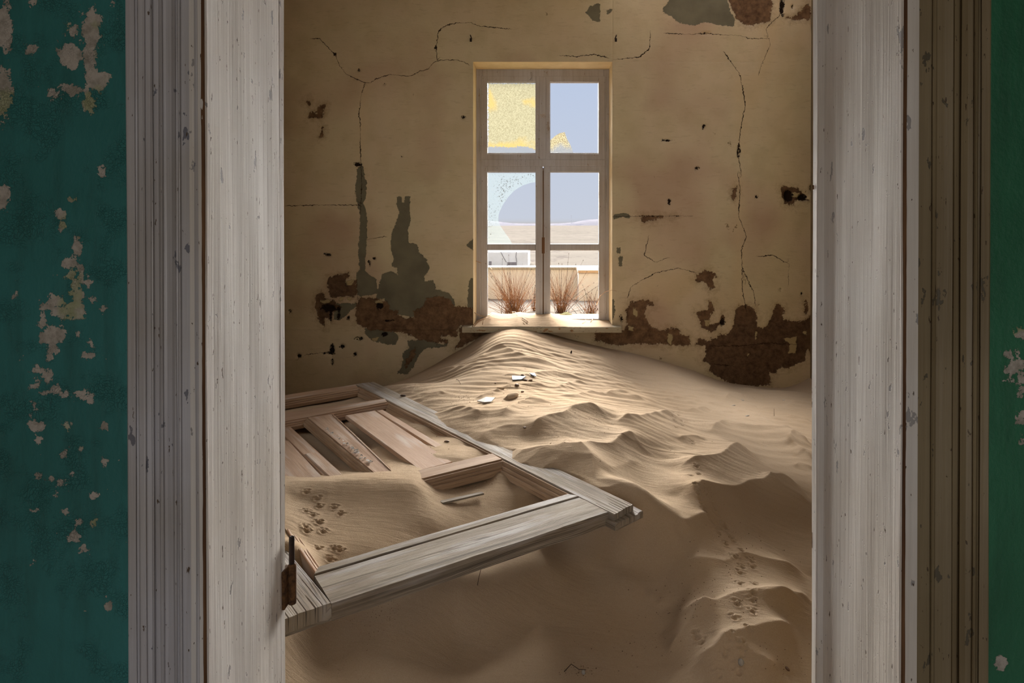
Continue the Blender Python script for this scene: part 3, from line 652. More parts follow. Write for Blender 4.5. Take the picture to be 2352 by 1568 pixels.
for pts in ([(1235, 262), (1238, 268), (1236, 274)], [(1240, 266), (1246, 262), (1254, 268), (1251, 272)], [(1243, 270), (1248, 264), (1253, 261)], [(1241, 262), (1249, 270), (1254, 265)]):
    hookpart([U(x, y, YG - .02 - .004 * i) for i, (x, y) in enumerate(pts)], .0012, M['twig'], 'wire_tie')
wpart('latch_plate', [(1212, 356, 1231, 361)], YG + .0, YG + .006, M['rust'], .0008)
# panes and shards
def pane(name, outline, mat, attrs, parent, res=.006):
    P3 = np.array([U(x, y, YG + .024) for x, y in outline]); poly = P3[:, [0, 2]]
    lo, hi = poly.min(0), poly.max(0); xs = np.arange(lo[0], hi[0] + res, res); zs = np.arange(lo[1], hi[1] + res, res)
    bm = bmesh.new(); vs = [bm.verts.new((p[0], YG + .024, p[1])) for p in poly]; bm.faces.new(vs)
    for x in xs[1:-1]: bmesh.ops.bisect_plane(bm, geom=list(bm.verts) + list(bm.edges) + list(bm.faces), plane_co=(x, 0, 0), plane_no=(1, 0, 0))
    for z in zs[1:-1]: bmesh.ops.bisect_plane(bm, geom=list(bm.verts) + list(bm.edges) + list(bm.faces), plane_co=(0, 0, z), plane_no=(0, 0, 1))
    bm.normal_update()
    if bm.faces and next(iter(bm.faces)).normal.y > 0: bmesh.ops.reverse_faces(bm, faces=bm.faces)
    me = bpy.data.meshes.new(name); bm.to_mesh(me); bm.free()
    co = np.array([v.co for v in me.vertices])[:, [0, 2]]
    for k, f in attrs.items(): set_attr(me, k, f(co))
    o = link(name, me, mat); o.parent = parent; return o
uc = lambda pts: [tuple(U(x, y, YG + .024)[[0, 2]]) for x, y in pts]
pane('pane', [(1119, 189), (1231, 189), (1231, 353), (1119, 353)], M['frost'], {
    'cover': lambda P: poly_sd(P, uc([(1122, 192), (1232, 192), (1232, 345), (1222, 341), (1205, 336), (1190, 336), (1175, 339), (1150, 337), (1121, 337)])),
    'yellow': lambda P: np.maximum.reduce([poly_sd(P, uc([(1112, 325), (1150, 327), (1190, 322), (1215, 328), (1240, 345), (1240, 360), (1112, 360)])), poly_sd(P, uc([(1112, 205), (1128, 215), (1138, 240), (1124, 262), (1112, 270)])), poly_sd(P, uc([(1200, 230), (1222, 226), (1226, 238), (1208, 240)]))])}, SH['ul'])
pane('glass_shard', [(1263, 353), (1263, 323), (1275, 312), (1285, 306), (1297, 303), (1302, 318), (1309, 330), (1314, 342), (1317, 353)], M['shard'], {
    'cover': lambda P: poly_sd(P, uc([(1260, 320), (1283, 300), (1300, 302), (1306, 325), (1310, 338), (1300, 338), (1289, 330), (1275, 337), (1268, 345), (1260, 342)]))}, SH['ur'])
arc = [(1119, 397), (1231, 397), (1231, 418), (1218, 420), (1200, 426), (1182, 437), (1166, 454), (1154, 472), (1146, 490), (1144, 505), (1150, 520), (1160, 534), (1170, 548), (1178, 562), (1119, 562)]
pane('glass_shard', arc, M['speck'], {
    'cover': lambda P: np.maximum.reduce([poly_sd(P, uc([(1140, 414), (1155, 410), (1200, 402), (1208, 410), (1185, 424), (1168, 440), (1155, 462), (1146, 460), (1142, 440)])) + .02, poly_sd(P, uc([(1210, 400), (1228, 400), (1228, 414), (1214, 412)])) + .02,
                                          poly_sd(P, uc([(1121, 470), (1140, 468), (1142, 505), (1133, 520), (1122, 550)])) + .0, np.full(len(P), -.12)])}, SH['ll'])
# sill board
sl = boxes('window_sill', [(U(1061, 756, 5.30)[0], U(1428, 756, 5.30)[0], 5.30, YG + .02, U(1247, 764, 5.30)[2], U(1247, 751, 5.30)[2])], M['sill'], bev=.003); sl.parent = win
SILLZ = U(1247, 751, 5.30)[2]
# iron curtain hooks above the window
for px, py, dxp, lab in ((1083, 87, -3, 'black iron curtain hook above the upper left corner of the window'), (1413, 87, 3, 'black iron curtain hook above the upper right corner of the window')):
    root = empty('wall_hook', tuple(U(px, py, YW))); tag(root, lab, 'hook')
    p = [U(px + dxp * .4, py + 6, YW + .015), U(px + dxp * .2, py + 5, YW - .012), U(px, py + 1, YW - .03), U(px + dxp, py - 7, YW - .045)]
    tube('spike', p, .006, .0035, M['iron'], root, 7)
    keep(boxes('plate', [(p[0][0] - .008, p[0][0] + .008, YW - .004, YW + .01, p[0][2] - .014, p[0][2] + .014)], M['iron'], bev=.002), root)
print('structure done')

# ------------------------------------------------------------------ outside the window
GZ = E - .835
def ground_z(X, Y):
    z = np.interp(Y, [5.7, 6.6, 10, 13, 60, 600], [GZ, GZ - .02, E - 1.12, E - 1.22, E - 1.3, E - 1.3])
    return z + np.clip((Y - 12) / 60, 0, 1) * .35 * fbm(X * .02 + 3, Y * .012, 3) + .02 * fbm(X * 1.1, Y * 1.1, 2)
ys = np.concatenate([np.arange(5.88, 8, .12), np.geomspace(8, 420, 90)]); us = np.linspace(-1.6, 1.6, 90)
X = us[None, :] * (ys[:, None] + 6); Y = np.repeat(ys[:, None], len(us), 1); Z = ground_z(X, Y)
I = np.arange(X.size).reshape(X.shape); F = np.stack([I[:-1, :-1], I[:-1, 1:], I[1:, 1:], I[1:, :-1]], -1).reshape(-1, 4)
tag(link('desert_ground', fast_mesh('desert_ground', np.stack([X, Y, Z], -1).reshape(-1, 3), F), M['desert'], smooth=True), kind='structure')
# rise on the horizon, with haze painted into its colour
V, F = [], []; n = 160
for i in range(n):
    x = -520 + 1040 * i / (n - 1); pxx = CX + x / 360 * FPX
    top = np.interp(pxx, [900, 1120, 1150, 1175, 1200, 1300, 1330, 1345, 1375, 1500], [508, 506, 509, 512, 513, 512.5, 509, 504, 503, 508]) + 1.2 * fbm(np.array([x * .06]), np.array([1.]))[0]
    zt = E + (512 - top) / FPX * 360
    V += [(x, 330, E - 2.5), (x, 345, (zt + E - 1.6) / 2), (x, 360, zt), (x, 400, E - 3)]
for i in range(n - 1):
    for k in range(3): F.append((i * 4 + k, (i + 1) * 4 + k, (i + 1) * 4 + k + 1, i * 4 + k + 1))
tag(link('far_hill', mesh('far_hill', V, F), M['hill'], smooth=True), kind='structure')
mt = U(1312, 512, 300)
tag(boxes('mast', [(mt[0] - .07, mt[0] + .07, 299.9, 300.1, E - 1.2, U(1312, 494, 300)[2])], simple('pale_mast', srgb(220, 222, 228), srgb(210, 212, 220), 3), bev=0), 'thin pale mast on the horizon beyond the window', 'mast')
# low wall across the yard
lw = empty('low_wall', (0, 10.2, E - 1.2)); tag(lw, 'long low beige wall crossing the sand behind the dry grass', 'wall')
zt = U(1247, 613, 10)[2]
keep(boxes('wall_body', [(-9, 9, 10.03, 10.33, E - 1.5, zt - .035)], M['beige'], bev=.01), lw)
for k in range(9):
    keep(boxes('coping_slab', [(-9 + 2 * k, -9 + 2 * k + 1.985, 10.0, 10.36, zt - .035 + .004 * math.sin(k * 3), zt + .004 * math.sin(k * 3))], M['sill'] if k % 3 == 1 else M['beige'], bev=.006), lw)
pr = empty('wall_pier', tuple(U(1352, 700, 9.5))); tag(pr, 'beige wall pier with a brown cracked top beam, right of the grass', 'wall')
b_ = pbox(1329, 627, 1402, 712, 9.5, 9.95); keep(boxes('pier_body', [(b_[0], b_[1], b_[2], b_[3], E - 1.4, b_[5])], M['beige'], bev=.008), pr)
b_ = pbox(1328, 620, 1404, 627, 9.46, 9.97); keep(boxes('top_beam', [b_], simple('orange_brown_render', srgb(214, 180, 140), srgb(190, 152, 112), 9), bev=.008), pr)
rn = empty('ruin', tuple(U(1168, 614, 18))); tag(rn, 'pale grey roofless ruin with a small dark opening beyond the low wall', 'building')
b_ = pbox(1119, 578, 1213, 614, 18, 21)
keep(boxes('ruin_wall', [(b_[0] - .6, b_[1], b_[2], b_[3], E - 1.3, b_[5])], M['ruin'], bev=.03), rn)
keep(boxes('dark_opening', [pbox(1165, 602, 1187, 612, 17.97, 18.1)], M['darkr'], bev=.004), rn)  # flat dark slabs stand in for the shade inside the openings
keep(boxes('door_opening', [pbox(1123, 600, 1129, 613, 17.97, 18.1)], M['darkr'], bev=.004), rn)
for pts in ([(1150, 578), (1156, 590), (1163, 602)], [(1186, 578), (1185, 590), (1187, 602)]):
    V, F = tube_geo([U(x, y, 17.99) for x, y in pts], .008, .008, 4); keep(link('wall_crack', mesh('wall_crack', V, F), M['darkr']), rn)

# dry grass outside the sill
def clump(px, py, Y, w_, h, nb, spread, label, seed, lean=0):
    R = np.random.default_rng(seed); c = U(px, py, Y); c[2] = GZ - .02
    root = empty('grass_clump', tuple(c)); tag(root, label, 'dry grass', 'dry grass clumps outside the window')
    V, F = [], []
    for i in range(nb):
        a = R.uniform(0, 2 * math.pi); r = w_ * abs(R.normal(0, .45)); p = c + np.array([r * math.cos(a), r * math.sin(a) * .6, 0])
        L = h * R.uniform(.45, 1.0); th = R.normal(lean, spread); ph = R.normal(0, .25); bend = R.normal(0, .35) + th * .4
        pts = [p]
        for k in range(6):
            q = th + bend * (k / 5) ** 2; pts.append(pts[-1] + L / 6 * np.array([math.sin(q), math.sin(ph) * .5, math.cos(q)]))
        tube_geo(pts, R.uniform(.0010, .0022), .0005, 3, V, F)
    o = link('blades', mesh('blades', V, F), M['grassm'], smooth=True); o['kind'] = 'stuff'; keep(o, root)
    for i in range(10):
        p = c + np.array([R.normal(0, w_ * .4), 0, 0]); th = R.normal(lean, spread * 1.2); L = h * R.uniform(.85, 1.15); pts = [p]
        for k in range(7):
            q = th + .35 * th * (k / 6); pts.append(pts[-1] + L / 7 * np.array([math.sin(q), .02, math.cos(q)]))
        V, F = tube_geo(pts, .0022, .0008, 4)
        for k in (4, 5, 6, 7):       # little seed nodes
            e = pts[k]; tube_geo([e - [0, 0, .006], e, e + [0, 0, .006]], .0028, .001, 4, V, F)
        keep(link('seed_stem', mesh('seed_stem', V, F), M['grassd'], smooth=True), root)
clump(1182, 722, 6.2, .12, .50, 230, .42, 'bushy brown dry grass clump behind the left lower window pane', 1)
clump(1288, 714, 6.42, .075, .50, 130, .36, 'brown dry grass clump behind the right lower pane, leaning toward the pier', 2, .15)
clump(1358, 714, 6.3, .09, .26, 80, .55, 'short pale dry grass tuft at the right edge of the window', 3)
clump(1226, 716, 6.62, .03, .22, 24, .2, 'small dry grass sprig beside the middle window post', 4)
def chip(name, outline, Y, z0, th, mat, label, cat, tilt=.25):
    pts = [U(x, y, Y) for x, y in outline]; c = np.mean(pts, 0); V = [p for p in pts] + [p + [0, th, -th * .2] for p in pts]; n = len(pts)
    F = [tuple(range(n)), tuple(range(2 * n - 1, n - 1, -1))] + [(i, i + n, (i + 1) % n + n, (i + 1) % n) for i in range(n)]
    o = link(name, mesh(name, V, F), mat); tag(o, label, cat); return o
chip('plaster_chip', [(1283, 723), (1296, 717), (1303, 716), (1318, 724), (1326, 727), (1318, 729), (1300, 721), (1290, 725)], 5.99, 0, .03, M['leaf'], 'pale green curled flake lying outside the right pane', 'flake')
chip('glass_piece', [(1358, 726), (1368, 723), (1372, 725), (1370, 729), (1360, 730)], 6.0, 0, .03, M['pale'], 'small whitish scrap under the right grass tuft outside', 'scrap')

# ------------------------------------------------------------------ SAND
def ext(x0, y0, x1, y1, x): return (x, y0 + (y1 - y0) * (x - x0) / (x1 - x0))
cp = []
def d_(px, py, off): cp.append(D(px, py, off))
def z_(px, py, zr): cp.append(Uz(px, py, E + zr))
def w_(px, py, Y=YW): cp.append(U(px, py, Y))
def a_(x, y, z): cp.append(np.array([x, y, z]))
# contact line with the window wall
for px, py in ((1110, 768), (1150, 753), (1195, 750), (1230, 758), (1280, 771), (1330, 784), (1400, 800), (1470, 815), (1530, 832), (1590, 850), (1650, 872), (1720, 886), (1790, 893), (1830, 884), (1862, 868),
               (1080, 790), (1040, 812), (1000, 836), (950, 862), (905, 884)): w_(px, py)
for x, z in ((-1.6, .1), (-2.0, .08), (-2.45, .08)): a_(x, YW, z)
w_(1158, 787, 5.0); w_(1080, 822, 5.02); w_(1010, 842, 5.0); w_(1250, 800, 5.0); w_(1400, 828, 5.0); w_(1550, 862, 5.0)
z_(1000, 880, -1.06); z_(1100, 850, -.96); z_(1200, 870, -.985); z_(1200, 910, -1.015); z_(1300, 860, -1.02); z_(1350, 900, -1.07); z_(1100, 900, -1.015); z_(1450, 860, -1.09)
z_(1200, 945, -1.04); z_(1200, 1000, -1.05); z_(1300, 1000, -1.075); z_(1280, 1050, -1.07); z_(1400, 1010, -1.11); z_(1400, 950, -1.10)
z_(1500, 900, -1.14); z_(1500, 960, -1.16); z_(1500, 1060, -1.19); z_(1620, 880, -1.20); z_(1600, 960, -1.22); z_(1700, 900, -1.27); z_(1870, 906, -1.30); z_(1800, 905, -1.29); z_(1740, 960, -1.27)
z_(1870, 960, -1.32); z_(1870, 1040, -1.34); z_(1740, 1040, -1.30); z_(1620, 1080, -1.26); z_(1870, 1150, -1.38); z_(1740, 1150, -1.35); z_(1600, 1170, -1.245)
z_(1400, 1100, -1.10); z_(1500, 1150, -1.165); z_(1530, 1220, -1.215); z_(1870, 1280, -1.41); z_(1700, 1260, -1.38); z_(1600, 1290, -1.34); z_(1480, 1260, -1.27); z_(1440, 1330, -1.33)
z_(1870, 1420, -1.44); z_(1700, 1400, -1.43); z_(1550, 1420, -1.43); z_(1400, 1430, -1.395); z_(1300, 1370, -1.34); z_(1200, 1430, -1.365); z_(1050, 1450, -1.345); z_(900, 1500, -1.33); z_(720, 1520, -1.33)
z_(1870, 1560, -1.46); z_(1500, 1560, -1.47); z_(1200, 1560, -1.41); z_(900, 1565, -1.36)
for px_, py_, q_ in ((950, 1445, -1.30), (1100, 1395, -1.30), (1250, 1350, -1.31), (1350, 1310, -1.31), (800, 1470, -1.31), (1060, 1350, -1.24), (1190, 1312, -1.25), (1400, 1230, -1.235), (820, 1510, -1.33), (1300, 1500, -1.41), (1000, 1530, -1.375), (1400, 1530, -1.43), (1650, 1500, -1.455)): z_(px_, py_, q_)
z_(1000, 1372, -1.245); z_(900, 1400, -1.255); z_(1120, 1325, -1.24); z_(1250, 1300, -1.26); z_(1350, 1270, -1.27)
for y, z in ((1.8, 1.0), (1.5, .8), (1.2, .4), (.9, .0)):
    for x, q_ in ((-.6, .13), (0, .09), (.6, .04)): a_(x, y, z * q_)
a_(-2.4, 2.0, .1); a_(-1.4, 1.9, .1); a_(2.1, 1.9, .06); a_(1.3, 1.9, .04)
# against the fallen door: along its right stile
for px, py, o in ((901, 887, 0), (940, 908, 0), (976, 931, 0), (1014, 965, 0), (1027, 980, 0), (1073, 999, .001), (1093, 1012, 0), (1140, 1022, 0), (1178, 1036, 0), (1174, 1052, .002), (1195, 1063, .003), (1215, 1069, .001), (1250, 1074, -.001), (1290, 1078, -.002), (1325, 1086, -.002),
                  (930, 890, .012), (985, 915, .015), (1040, 960, .015), (1110, 1000, .016), (1210, 1040, .022), (1270, 1060, .016), (1340, 1080, .006), (1400, 1115, .0), (1465, 1150, -.035), (1490, 1185, -.09),
                  (1370, 1107, -.008), (1430, 1135, -.02),
                  (900, 905, -.022), (960, 948, -.02), (1020, 990, -.016), (1080, 1022, -.012), (1130, 1046, -.012), (1250, 1100, -.028), (1330, 1138, -.05), (1385, 1165, -.065)): d_(px, py, o)
# over and under the panels
for px, py, o in ((700, 925, -.06), (780, 915, -.06), (680, 975, -.055), (800, 945, -.05), (830, 1000, -.06), (880, 985, -.06), (930, 1010, -.055), (900, 950, -.04), (960, 985, -.026), (925, 960, -.026), (880, 934, -.03),
                  (1000, 1015, -.016), (1040, 1012, -.010), (1050, 1030, -.006), (1090, 1034, -.008), (1010, 1056, -.005), (960, 1079, .0), (900, 1075, -.012), (905, 1050, -.025), (860, 1030, -.03), (840, 1055, -.045),
                  (820, 975, -.032), (790, 985, -.06), (740, 990, -.085), (760, 1030, -.085), (800, 1060, -.07), (835, 1082, -.02), (700, 1010, -.07), (740, 1060, -.06), (690, 1060, -.06), (780, 1092, -.014), (720, 1098, -.014), (670, 1098, -.012),
                  (1105, 1045, -.016), (1060, 1056, -.006), (920, 1092, .008), (965, 1098, .002), (860, 1094, .010), (800, 1104, .013), (740, 1108, .014), (680, 1112, .016), (600, 1110, .01), (600, 1000, -.05),
                  (960, 1118, .0), (1000, 1128, -.04), (1060, 1112, -.062), (1120, 1100, -.062), (1156, 1084, -.035), (1160, 1110, -.06), (1100, 1130, -.065), (1200, 1120, -.10), (1260, 1148, -.125), (1290, 1170, -.13),
                  (1000, 1150, -.045), (900, 1150, -.02), (1100, 1170, -.085), (1200, 1180, -.12), (1000, 1200, -.07), (880, 1200, -.05), (800, 1150, -.018), (700, 1150, -.008), (720, 1200, -.028), (850, 1260, -.075), (780, 1265, -.065), (1000, 1260, -.12), (1150, 1220, -.125),
                  (700, 1250, -.035), (680, 1285, -.02), (640, 1260, .005), (730, 1290, -.06), (560, 1200, .02), (560, 1350, -.03), (620, 1330, -.035), (740, 1330, -.09), (640, 1400, -.15), (560, 1440, -.2),
                  (900, 1330, -.13), (1100, 1270, -.15), (1300, 1200, -.15)): d_(px, py, o)
cp = np.array(cp)
def tps_fit(P, z, lam):
    n = len(P); d2 = ((P[:, None] - P[None]) ** 2).sum(-1); K = np.where(d2 > 0, .5 * d2 * np.log(d2 + 1e-20), 0) + lam * np.eye(n)
    A = np.zeros((n + 3, n + 3)); A[:n, :n] = K; A[:n, n] = 1; A[:n, n + 1:] = P; A[n, :n] = 1; A[n + 1:, :n] = P.T
    return np.linalg.solve(A, np.concatenate([z, [0, 0, 0]]))
W_ = tps_fit(cp[:, :2], cp[:, 2], 4e-4)
def tps_eval(x, y):
    out = W_[-3] + W_[-2] * x + W_[-1] * y
    for i in range(len(cp)):
        d2 = (x - cp[i, 0]) ** 2 + (y - cp[i, 1]) ** 2 + 1e-12; out += W_[i] * .5 * d2 * np.log(d2)
    return out
sx = np.arange(XL - .02, XR + .02, .0056); sy = [.9]
while sy[-1] < YW + .02: sy.append(sy[-1] + (.03 if sy[-1] < 1.9 else .0026 + .00155 * (sy[-1] - 1.9)))
sy = np.array(sy); GX, GY = np.meshgrid(sx, sy)
H = tps_eval(GX, GY).astype(np.float64)
def Hat(x, y):
    x = np.asarray(x, float); y = np.asarray(y, float)
    i = np.clip((x - sx[0]) / (sx[1] - sx[0]), 0, len(sx) - 1.001); j = np.clip(np.interp(y, sy, np.arange(len(sy))), 0, len(sy) - 1.001)
    i0 = i.astype(int); j0 = j.astype(int); fi = i - i0; fj = j - j0
    return (H[j0, i0] * (1 - fi) + H[j0, i0 + 1] * fi) * (1 - fj) + (H[j0 + 1, i0] * (1 - fi) + H[j0 + 1, i0 + 1] * fi) * fj
_t = np.arange(1.35, YW, .003)
def hit(px, py, up=0.0):                 # where the pixel's ray meets the sand
    r = ray(px, py); x = r[0] / r[1] * _t; z = E + r[2] / r[1] * _t; below = z < Hat(x, _t) + up
    k = int(np.argmax(below)) if below.any() else len(_t) - 1
    return np.array([x[k], _t[k], z[k]])
CA, CB, CC_, CD, CE = (880, 740, 4.704), (1370, 740, 4.704), (1150, 960, 6.533), (1450, 960, 5.6), (1380, 1200, 4.261)
ridges = [
 (CA, [(520,455),(620,490),(760,470),(900,440),(1000,390),(1130,290),(1270,225),(1330,240),(1450,300),(1600,350),(1800,390),(2100,440)], .035, .30, .12),
 (CA, [(1170,570),(1300,530),(1400,522),(1500,548),(1600,525),(1750,510),(1850,515),(1980,545),(2150,530),(2352,560)], .020, .15, .06),
 (CA, [(1280,690),(1380,655),(1500,650),(1600,645),(1800,665)], .014, .1, .04),
 (CA, [(1850,705),(1950,660),(2050,625),(2150,620),(2250,640)], .022, .12, .05),
 (CA, [(1760,785),(2000,787),(2100,785),(2200,745),(2330,735),(2400,770),(2460,750),(2600,755),(2700,790),(2860,855),(3000,900),(3150,960)], .026, .14, .07),
 (CA, [(400,745),(520,737),(620,720),(650,745)], .018, .1, .04),
 (CA, [(1000,800),(1130,760),(1230,720),(1320,715)], .022, .1, .05),
 (CA, [(1320,840),(1380,805),(1460,780)], .025, .05, .04),
 (CA, [(600,960),(700,920),(850,890),(950,920),(1100,980)], .032, .14, .08),
 (CA, [(1250,1020),(1400,930),(1560,850),(1700,860),(1900,880)], .030, .14, .09),
 (CA, [(1500,1125),(1650,1060),(1800,1010),(1950,985),(2050,920),(2150,903),(2250,905),(2352,945),(2430,975),(2520,1010)], .060, .28, .12),
 (CA, [(700,1190),(860,1185),(1000,1180),(1150,1150),(1300,1130),(1400,1140),(1520,1130)], .014, .1, .04),
 (CA, [(1040,1300),(1180,1250),(1300,1250),(1400,1285),(1500,1255),(1650,1248),(1800,1258),(1950,1250),(2080,1275),(2200,1270),(2352,1275),(2470,1275),(2540,1220),(2620,1185),(2670,1178),(2700,1200),(2770,1270),(2870,1330),(3020,1400),(3120,1430)], .066, .26, .13),
 (CC_, [(600,522),(750,500),(900,495),(1000,460),(1060,380)], .022, .06, .06),
 (CC_, [(330,690),(510,712),(620,708),(740,740),(900,800),(1000,800)], .016, .05, .03),
 (CB, [(150,1062),(350,1045),(470,1045),(560,1010),(640,985),(720,968),(800,968),(920,985),(1000,1010)], .055, .22, .13),
 (CB, [(1190,1170),(1300,1090),(1400,1052),(1430,1055),(1600,1105),(1700,1120),(1850,1130),(2000,1160),(2100,1140),(2200,1150),(2352,1190)], .055, .2, .13),
 (CB, [(1400,1025),(1550,1040),(1700,1045),(1900,1035),(2050,1030),(2150,1070),(2352,1110)], .016, .1, .05),
 (CB, [(950,870),(1080,835),(1180,860),(1300,850),(1450,862)], .016, .1, .05),
 (CB, [(970,945),(1080,930),(1170,910),(1240,945)], .022, .1, .06),
 (CB, [(1380,812),(1440,755),(1530,755),(1640,800)], .024, .12, .06),
 (CB, [(570,670),(650,650),(740,640),(850,660),(950,700),(1100,720),(1200,710),(1400,720)], .013, .1, .04),
 (CB, [(1480,905),(1560,940),(1700,985),(1850,1000)], .022, .09, .06),
 (CB, [(1220,962),(1400,955),(1500,968)], .013, .09, .04),
 (CB, [(1700,910),(1900,900),(2050,890),(2120,850),(2250,845),(2352,860)], .020, .1, .06),
 (CB, [(2050,968),(2100,990),(2200,1010),(2330,1040)], .022, .1, .06),
 (CB, [(700,830),(850,800),(1000,790),(1150,800)], .010, .08, .04),
 (CB, [(740,770),(850,740),(930,745)], .010, .07, .04),
 (CB, [(1530,845),(1620,870),(1740,900)], .014, .06, .04),
 (CB, [(880,1345),(1000,1312),(1080,1320),(1180,1355)], .022, .12, .06),
 (CB, [(100,780),(200,750),(300,758),(420,790),(560,820),(700,830)], .020, .12, .06),
 (CB, [(-60,560),(120,565),(230,580)], .008, .07, .03), (CB, [(100,640),(300,655),(450,660)], .008, .07, .03), (CB, [(380,640),(480,640),(560,655)], .008, .06, .03), (CB, [(620,745),(700,740),(780,750)], .009, .06, .03),
 (CB, [(1500,655),(1750,722),(1950,730),(2150,742),(2352,775)], .022, .16, .10),
 (CD, [(500,575),(650,595),(850,602),(1000,585),(1150,550),(1220,490),(1290,405),(1370,365),(1500,345),(1600,365),(1700,420)], .065, .28, .13),
 (CD, [(2020,300),(2090,220),(2200,260),(2352,290)], .050, .12, .16), (CD, [(2000,340),(2150,420),(2352,520)], .022, .05, .05),
 (CD, [(2100,490),(2220,470),(2352,530)], .018, .08, .06), (CD, [(2110,620),(2180,580),(2352,640)], .022, .1, .07),
 (CD, [(530,790),(620,760),(740,765),(850,810),(950,840),(1100,865),(1280,880),(1400,860),(1550,810),(1700,800),(1800,755),(1950,715),(2040,700),(2100,680),(2200,710),(2352,790)], .085, .34, .22),
 (CD, [(1650,870),(1800,960),(1950,1030),(2150,1060),(2250,1090),(2352,1120)], .030, .14, .14),
 (CD, [(620,1450),(800,1395),(900,1385),(1000,1400),(1080,1440)], .045, .2, .13),
 (CD, [(-400,700),(-200,690),(0,640),(200,660)], .010, .1, .08),
 (CE, [(600,262),(700,300),(900,370),(1100,405),(1230,425),(1350,350),(1480,345),(1600,360),(1800,365),(1950,330),(2088,290)], .070, .3, .22),
 (CE, [(600,940),(800,925),(1000,925),(1120,905),(1250,850),(1400,800),(1550,775),(1750,755),(1950,740),(2088,725)], .055, .22, .10),
 (CE, [(620,1310),(760,1180),(880,1100),(1000,1010),(1100,920)], .035, .12, .10),
 (CE, [(1500,930),(1700,890),(1850,840),(1950,790),(2060,740)], .028, .08, .08),
 (CE, [(760,1300),(900,1290),(1080,1280),(1150,1240),(1300,1170),(1450,1120),(1600,1060),(1780,1010),(1870,960),(1900,890)], .055, .14, .14),
 (CE, [(1080,1280),(1200,1310),(1350,1360),(1500,1400),(1800,1450)], .025, .1, .08),
 (CE, [(430,690),(500,720),(560,780),(620,900)], .016, .2, .16),
 (CE, [(500,1560),(900,1480),(1400,1500),(1900,1460)], .02, .15, .1),
 ((640,840,3.92), [(60,1010),(400,1030),(680,1010),(900,1000),(1250,1020)], .010, .05, .03),
 ((640,840,3.92), [(100,1120),(300,1090),(520,1120)], .016, .1, .07), ((640,840,3.92), [(700,1060),(950,1040),(1200,1080)], .010, .1, .07),
]
rl = []
for (ox, oy, s_), pts, A, wb, wf in ridges:
    k_ = 1.0 + .22 * np.clip((A - .03) / .03, 0, 1); A = A * k_; wf = wf * (1 + .35 * (k_ - 1)); wb = wb * (1 + .2 * (k_ - 1))
    rl.append((np.array([hit(ox + x / s_, oy + y / s_, A * 1.05)[:2] for x, y in pts]), A, wb, wf))
    dd_ = np.linalg.norm(np.diff(rl[-1][0], axis=0), axis=1); pp_ = np.linalg.norm(np.diff(np.array(pts) / s_, axis=0), axis=1)
    if (dd_ > .02 * pp_).any(): print('JUMP', ox, oy, pts[int(np.argmax(dd_ / pp_))], dd_.round(2))
ADD = np.zeros_like(H)
for P, A, wb, wf in rl:
    # smooth the polyline (Catmull-Rom)
    Q = np.vstack([2 * P[0] - P[1], P, 2 * P[-1] - P[-2]]); S = []
    for i in range(1, len(Q) - 2):
        for t in np.linspace(0, 1, 4, endpoint=False):
            S.append(.5 * ((2 * Q[i]) + (-Q[i - 1] + Q[i + 1]) * t + (2 * Q[i - 1] - 5 * Q[i] + 4 * Q[i + 1] - Q[i + 2]) * t * t + (-Q[i - 1] + 3 * Q[i] - 3 * Q[i + 1] + Q[i + 2]) * t ** 3))
    S.append(Q[-2]); S = np.array(S); L = np.concatenate([[0], np.cumsum(np.linalg.norm(np.diff(S, axis=0), axis=1))])
    r = 4 * max(wb, wf); lo, hi = S.min(0) - r, S.max(0) + r
    i0, i1 = np.searchsorted(sx, [lo[0], hi[0]]); j0, j1 = np.searchsorted(sy, [lo[1], hi[1]])
    if i1 <= i0 or j1 <= j0: continue
    X_, Y_ = GX[j0:j1, i0:i1], GY[j0:j1, i0:i1]; best = np.full(X_.shape, 9.); sg = np.zeros(X_.shape); al = np.zeros(X_.shape)
    for k in range(len(S) - 1):
        a, b = S[k], S[k + 1]; ab = b - a; l2 = ab @ ab + 1e-12; t = np.clip(((X_ - a[0]) * ab[0] + (Y_ - a[1]) * ab[1]) / l2, 0, 1)
        dx = X_ - a[0] - t * ab[0]; dy = Y_ - a[1] - t * ab[1]; d = np.hypot(dx, dy); m = d < best
        nr = np.array([ab[1], -ab[0]]) / math.sqrt(l2); s1 = dx * nr[0] + dy * nr[1]
        sg = np.where(m, np.clip(s1 / (d + .012), -1, 1), sg); al = np.where(m, L[k] + t * math.sqrt(l2), al); best = np.minimum(best, d)
    tap = np.minimum(1, np.minimum(al, L[-1] - al) / (.22 * L[-1] + 1e-6)); tap = tap * tap * (3 - 2 * tap)
    f = np.clip(sg * .5 + .5, 0, 1); wdt = wb * (1 - f) + wf * f; q = np.sqrt(best ** 2 + .004 ** 2); fr = np.clip(1 - q / (2.1 * wf), 0, 1) ** 1.5
    c_ = 1.3 * A * tap * (np.exp(-q / wb) * (1 - f) + fr * f - .22 * np.exp(-q / (wdt * 2.5)))
    def bl(a, ny, nx):
        for _ in range(2):
            p = np.pad(a, ((ny + 1, ny), (0, 0)), 'edge').cumsum(0); a = (p[2 * ny + 1:] - p[:-2 * ny - 1]) / (2 * ny + 1)
            p = np.pad(a, ((0, 0), (nx + 1, nx)), 'edge').cumsum(1); a = (p[:, 2 * nx + 1:] - p[:, :-2 * nx - 1]) / (2 * nx + 1)
        return a
    b1, b2 = bl(c_, 4, 5), bl(c_, 12, 15); w1 = np.exp(-(best / .016) ** 2); w2 = np.exp(-(best / .06) ** 2)
    ADD[j0:j1, i0:i1] += c_ * w1 + (1 - w1) * (b1 * w2 + b2 * (1 - w2))
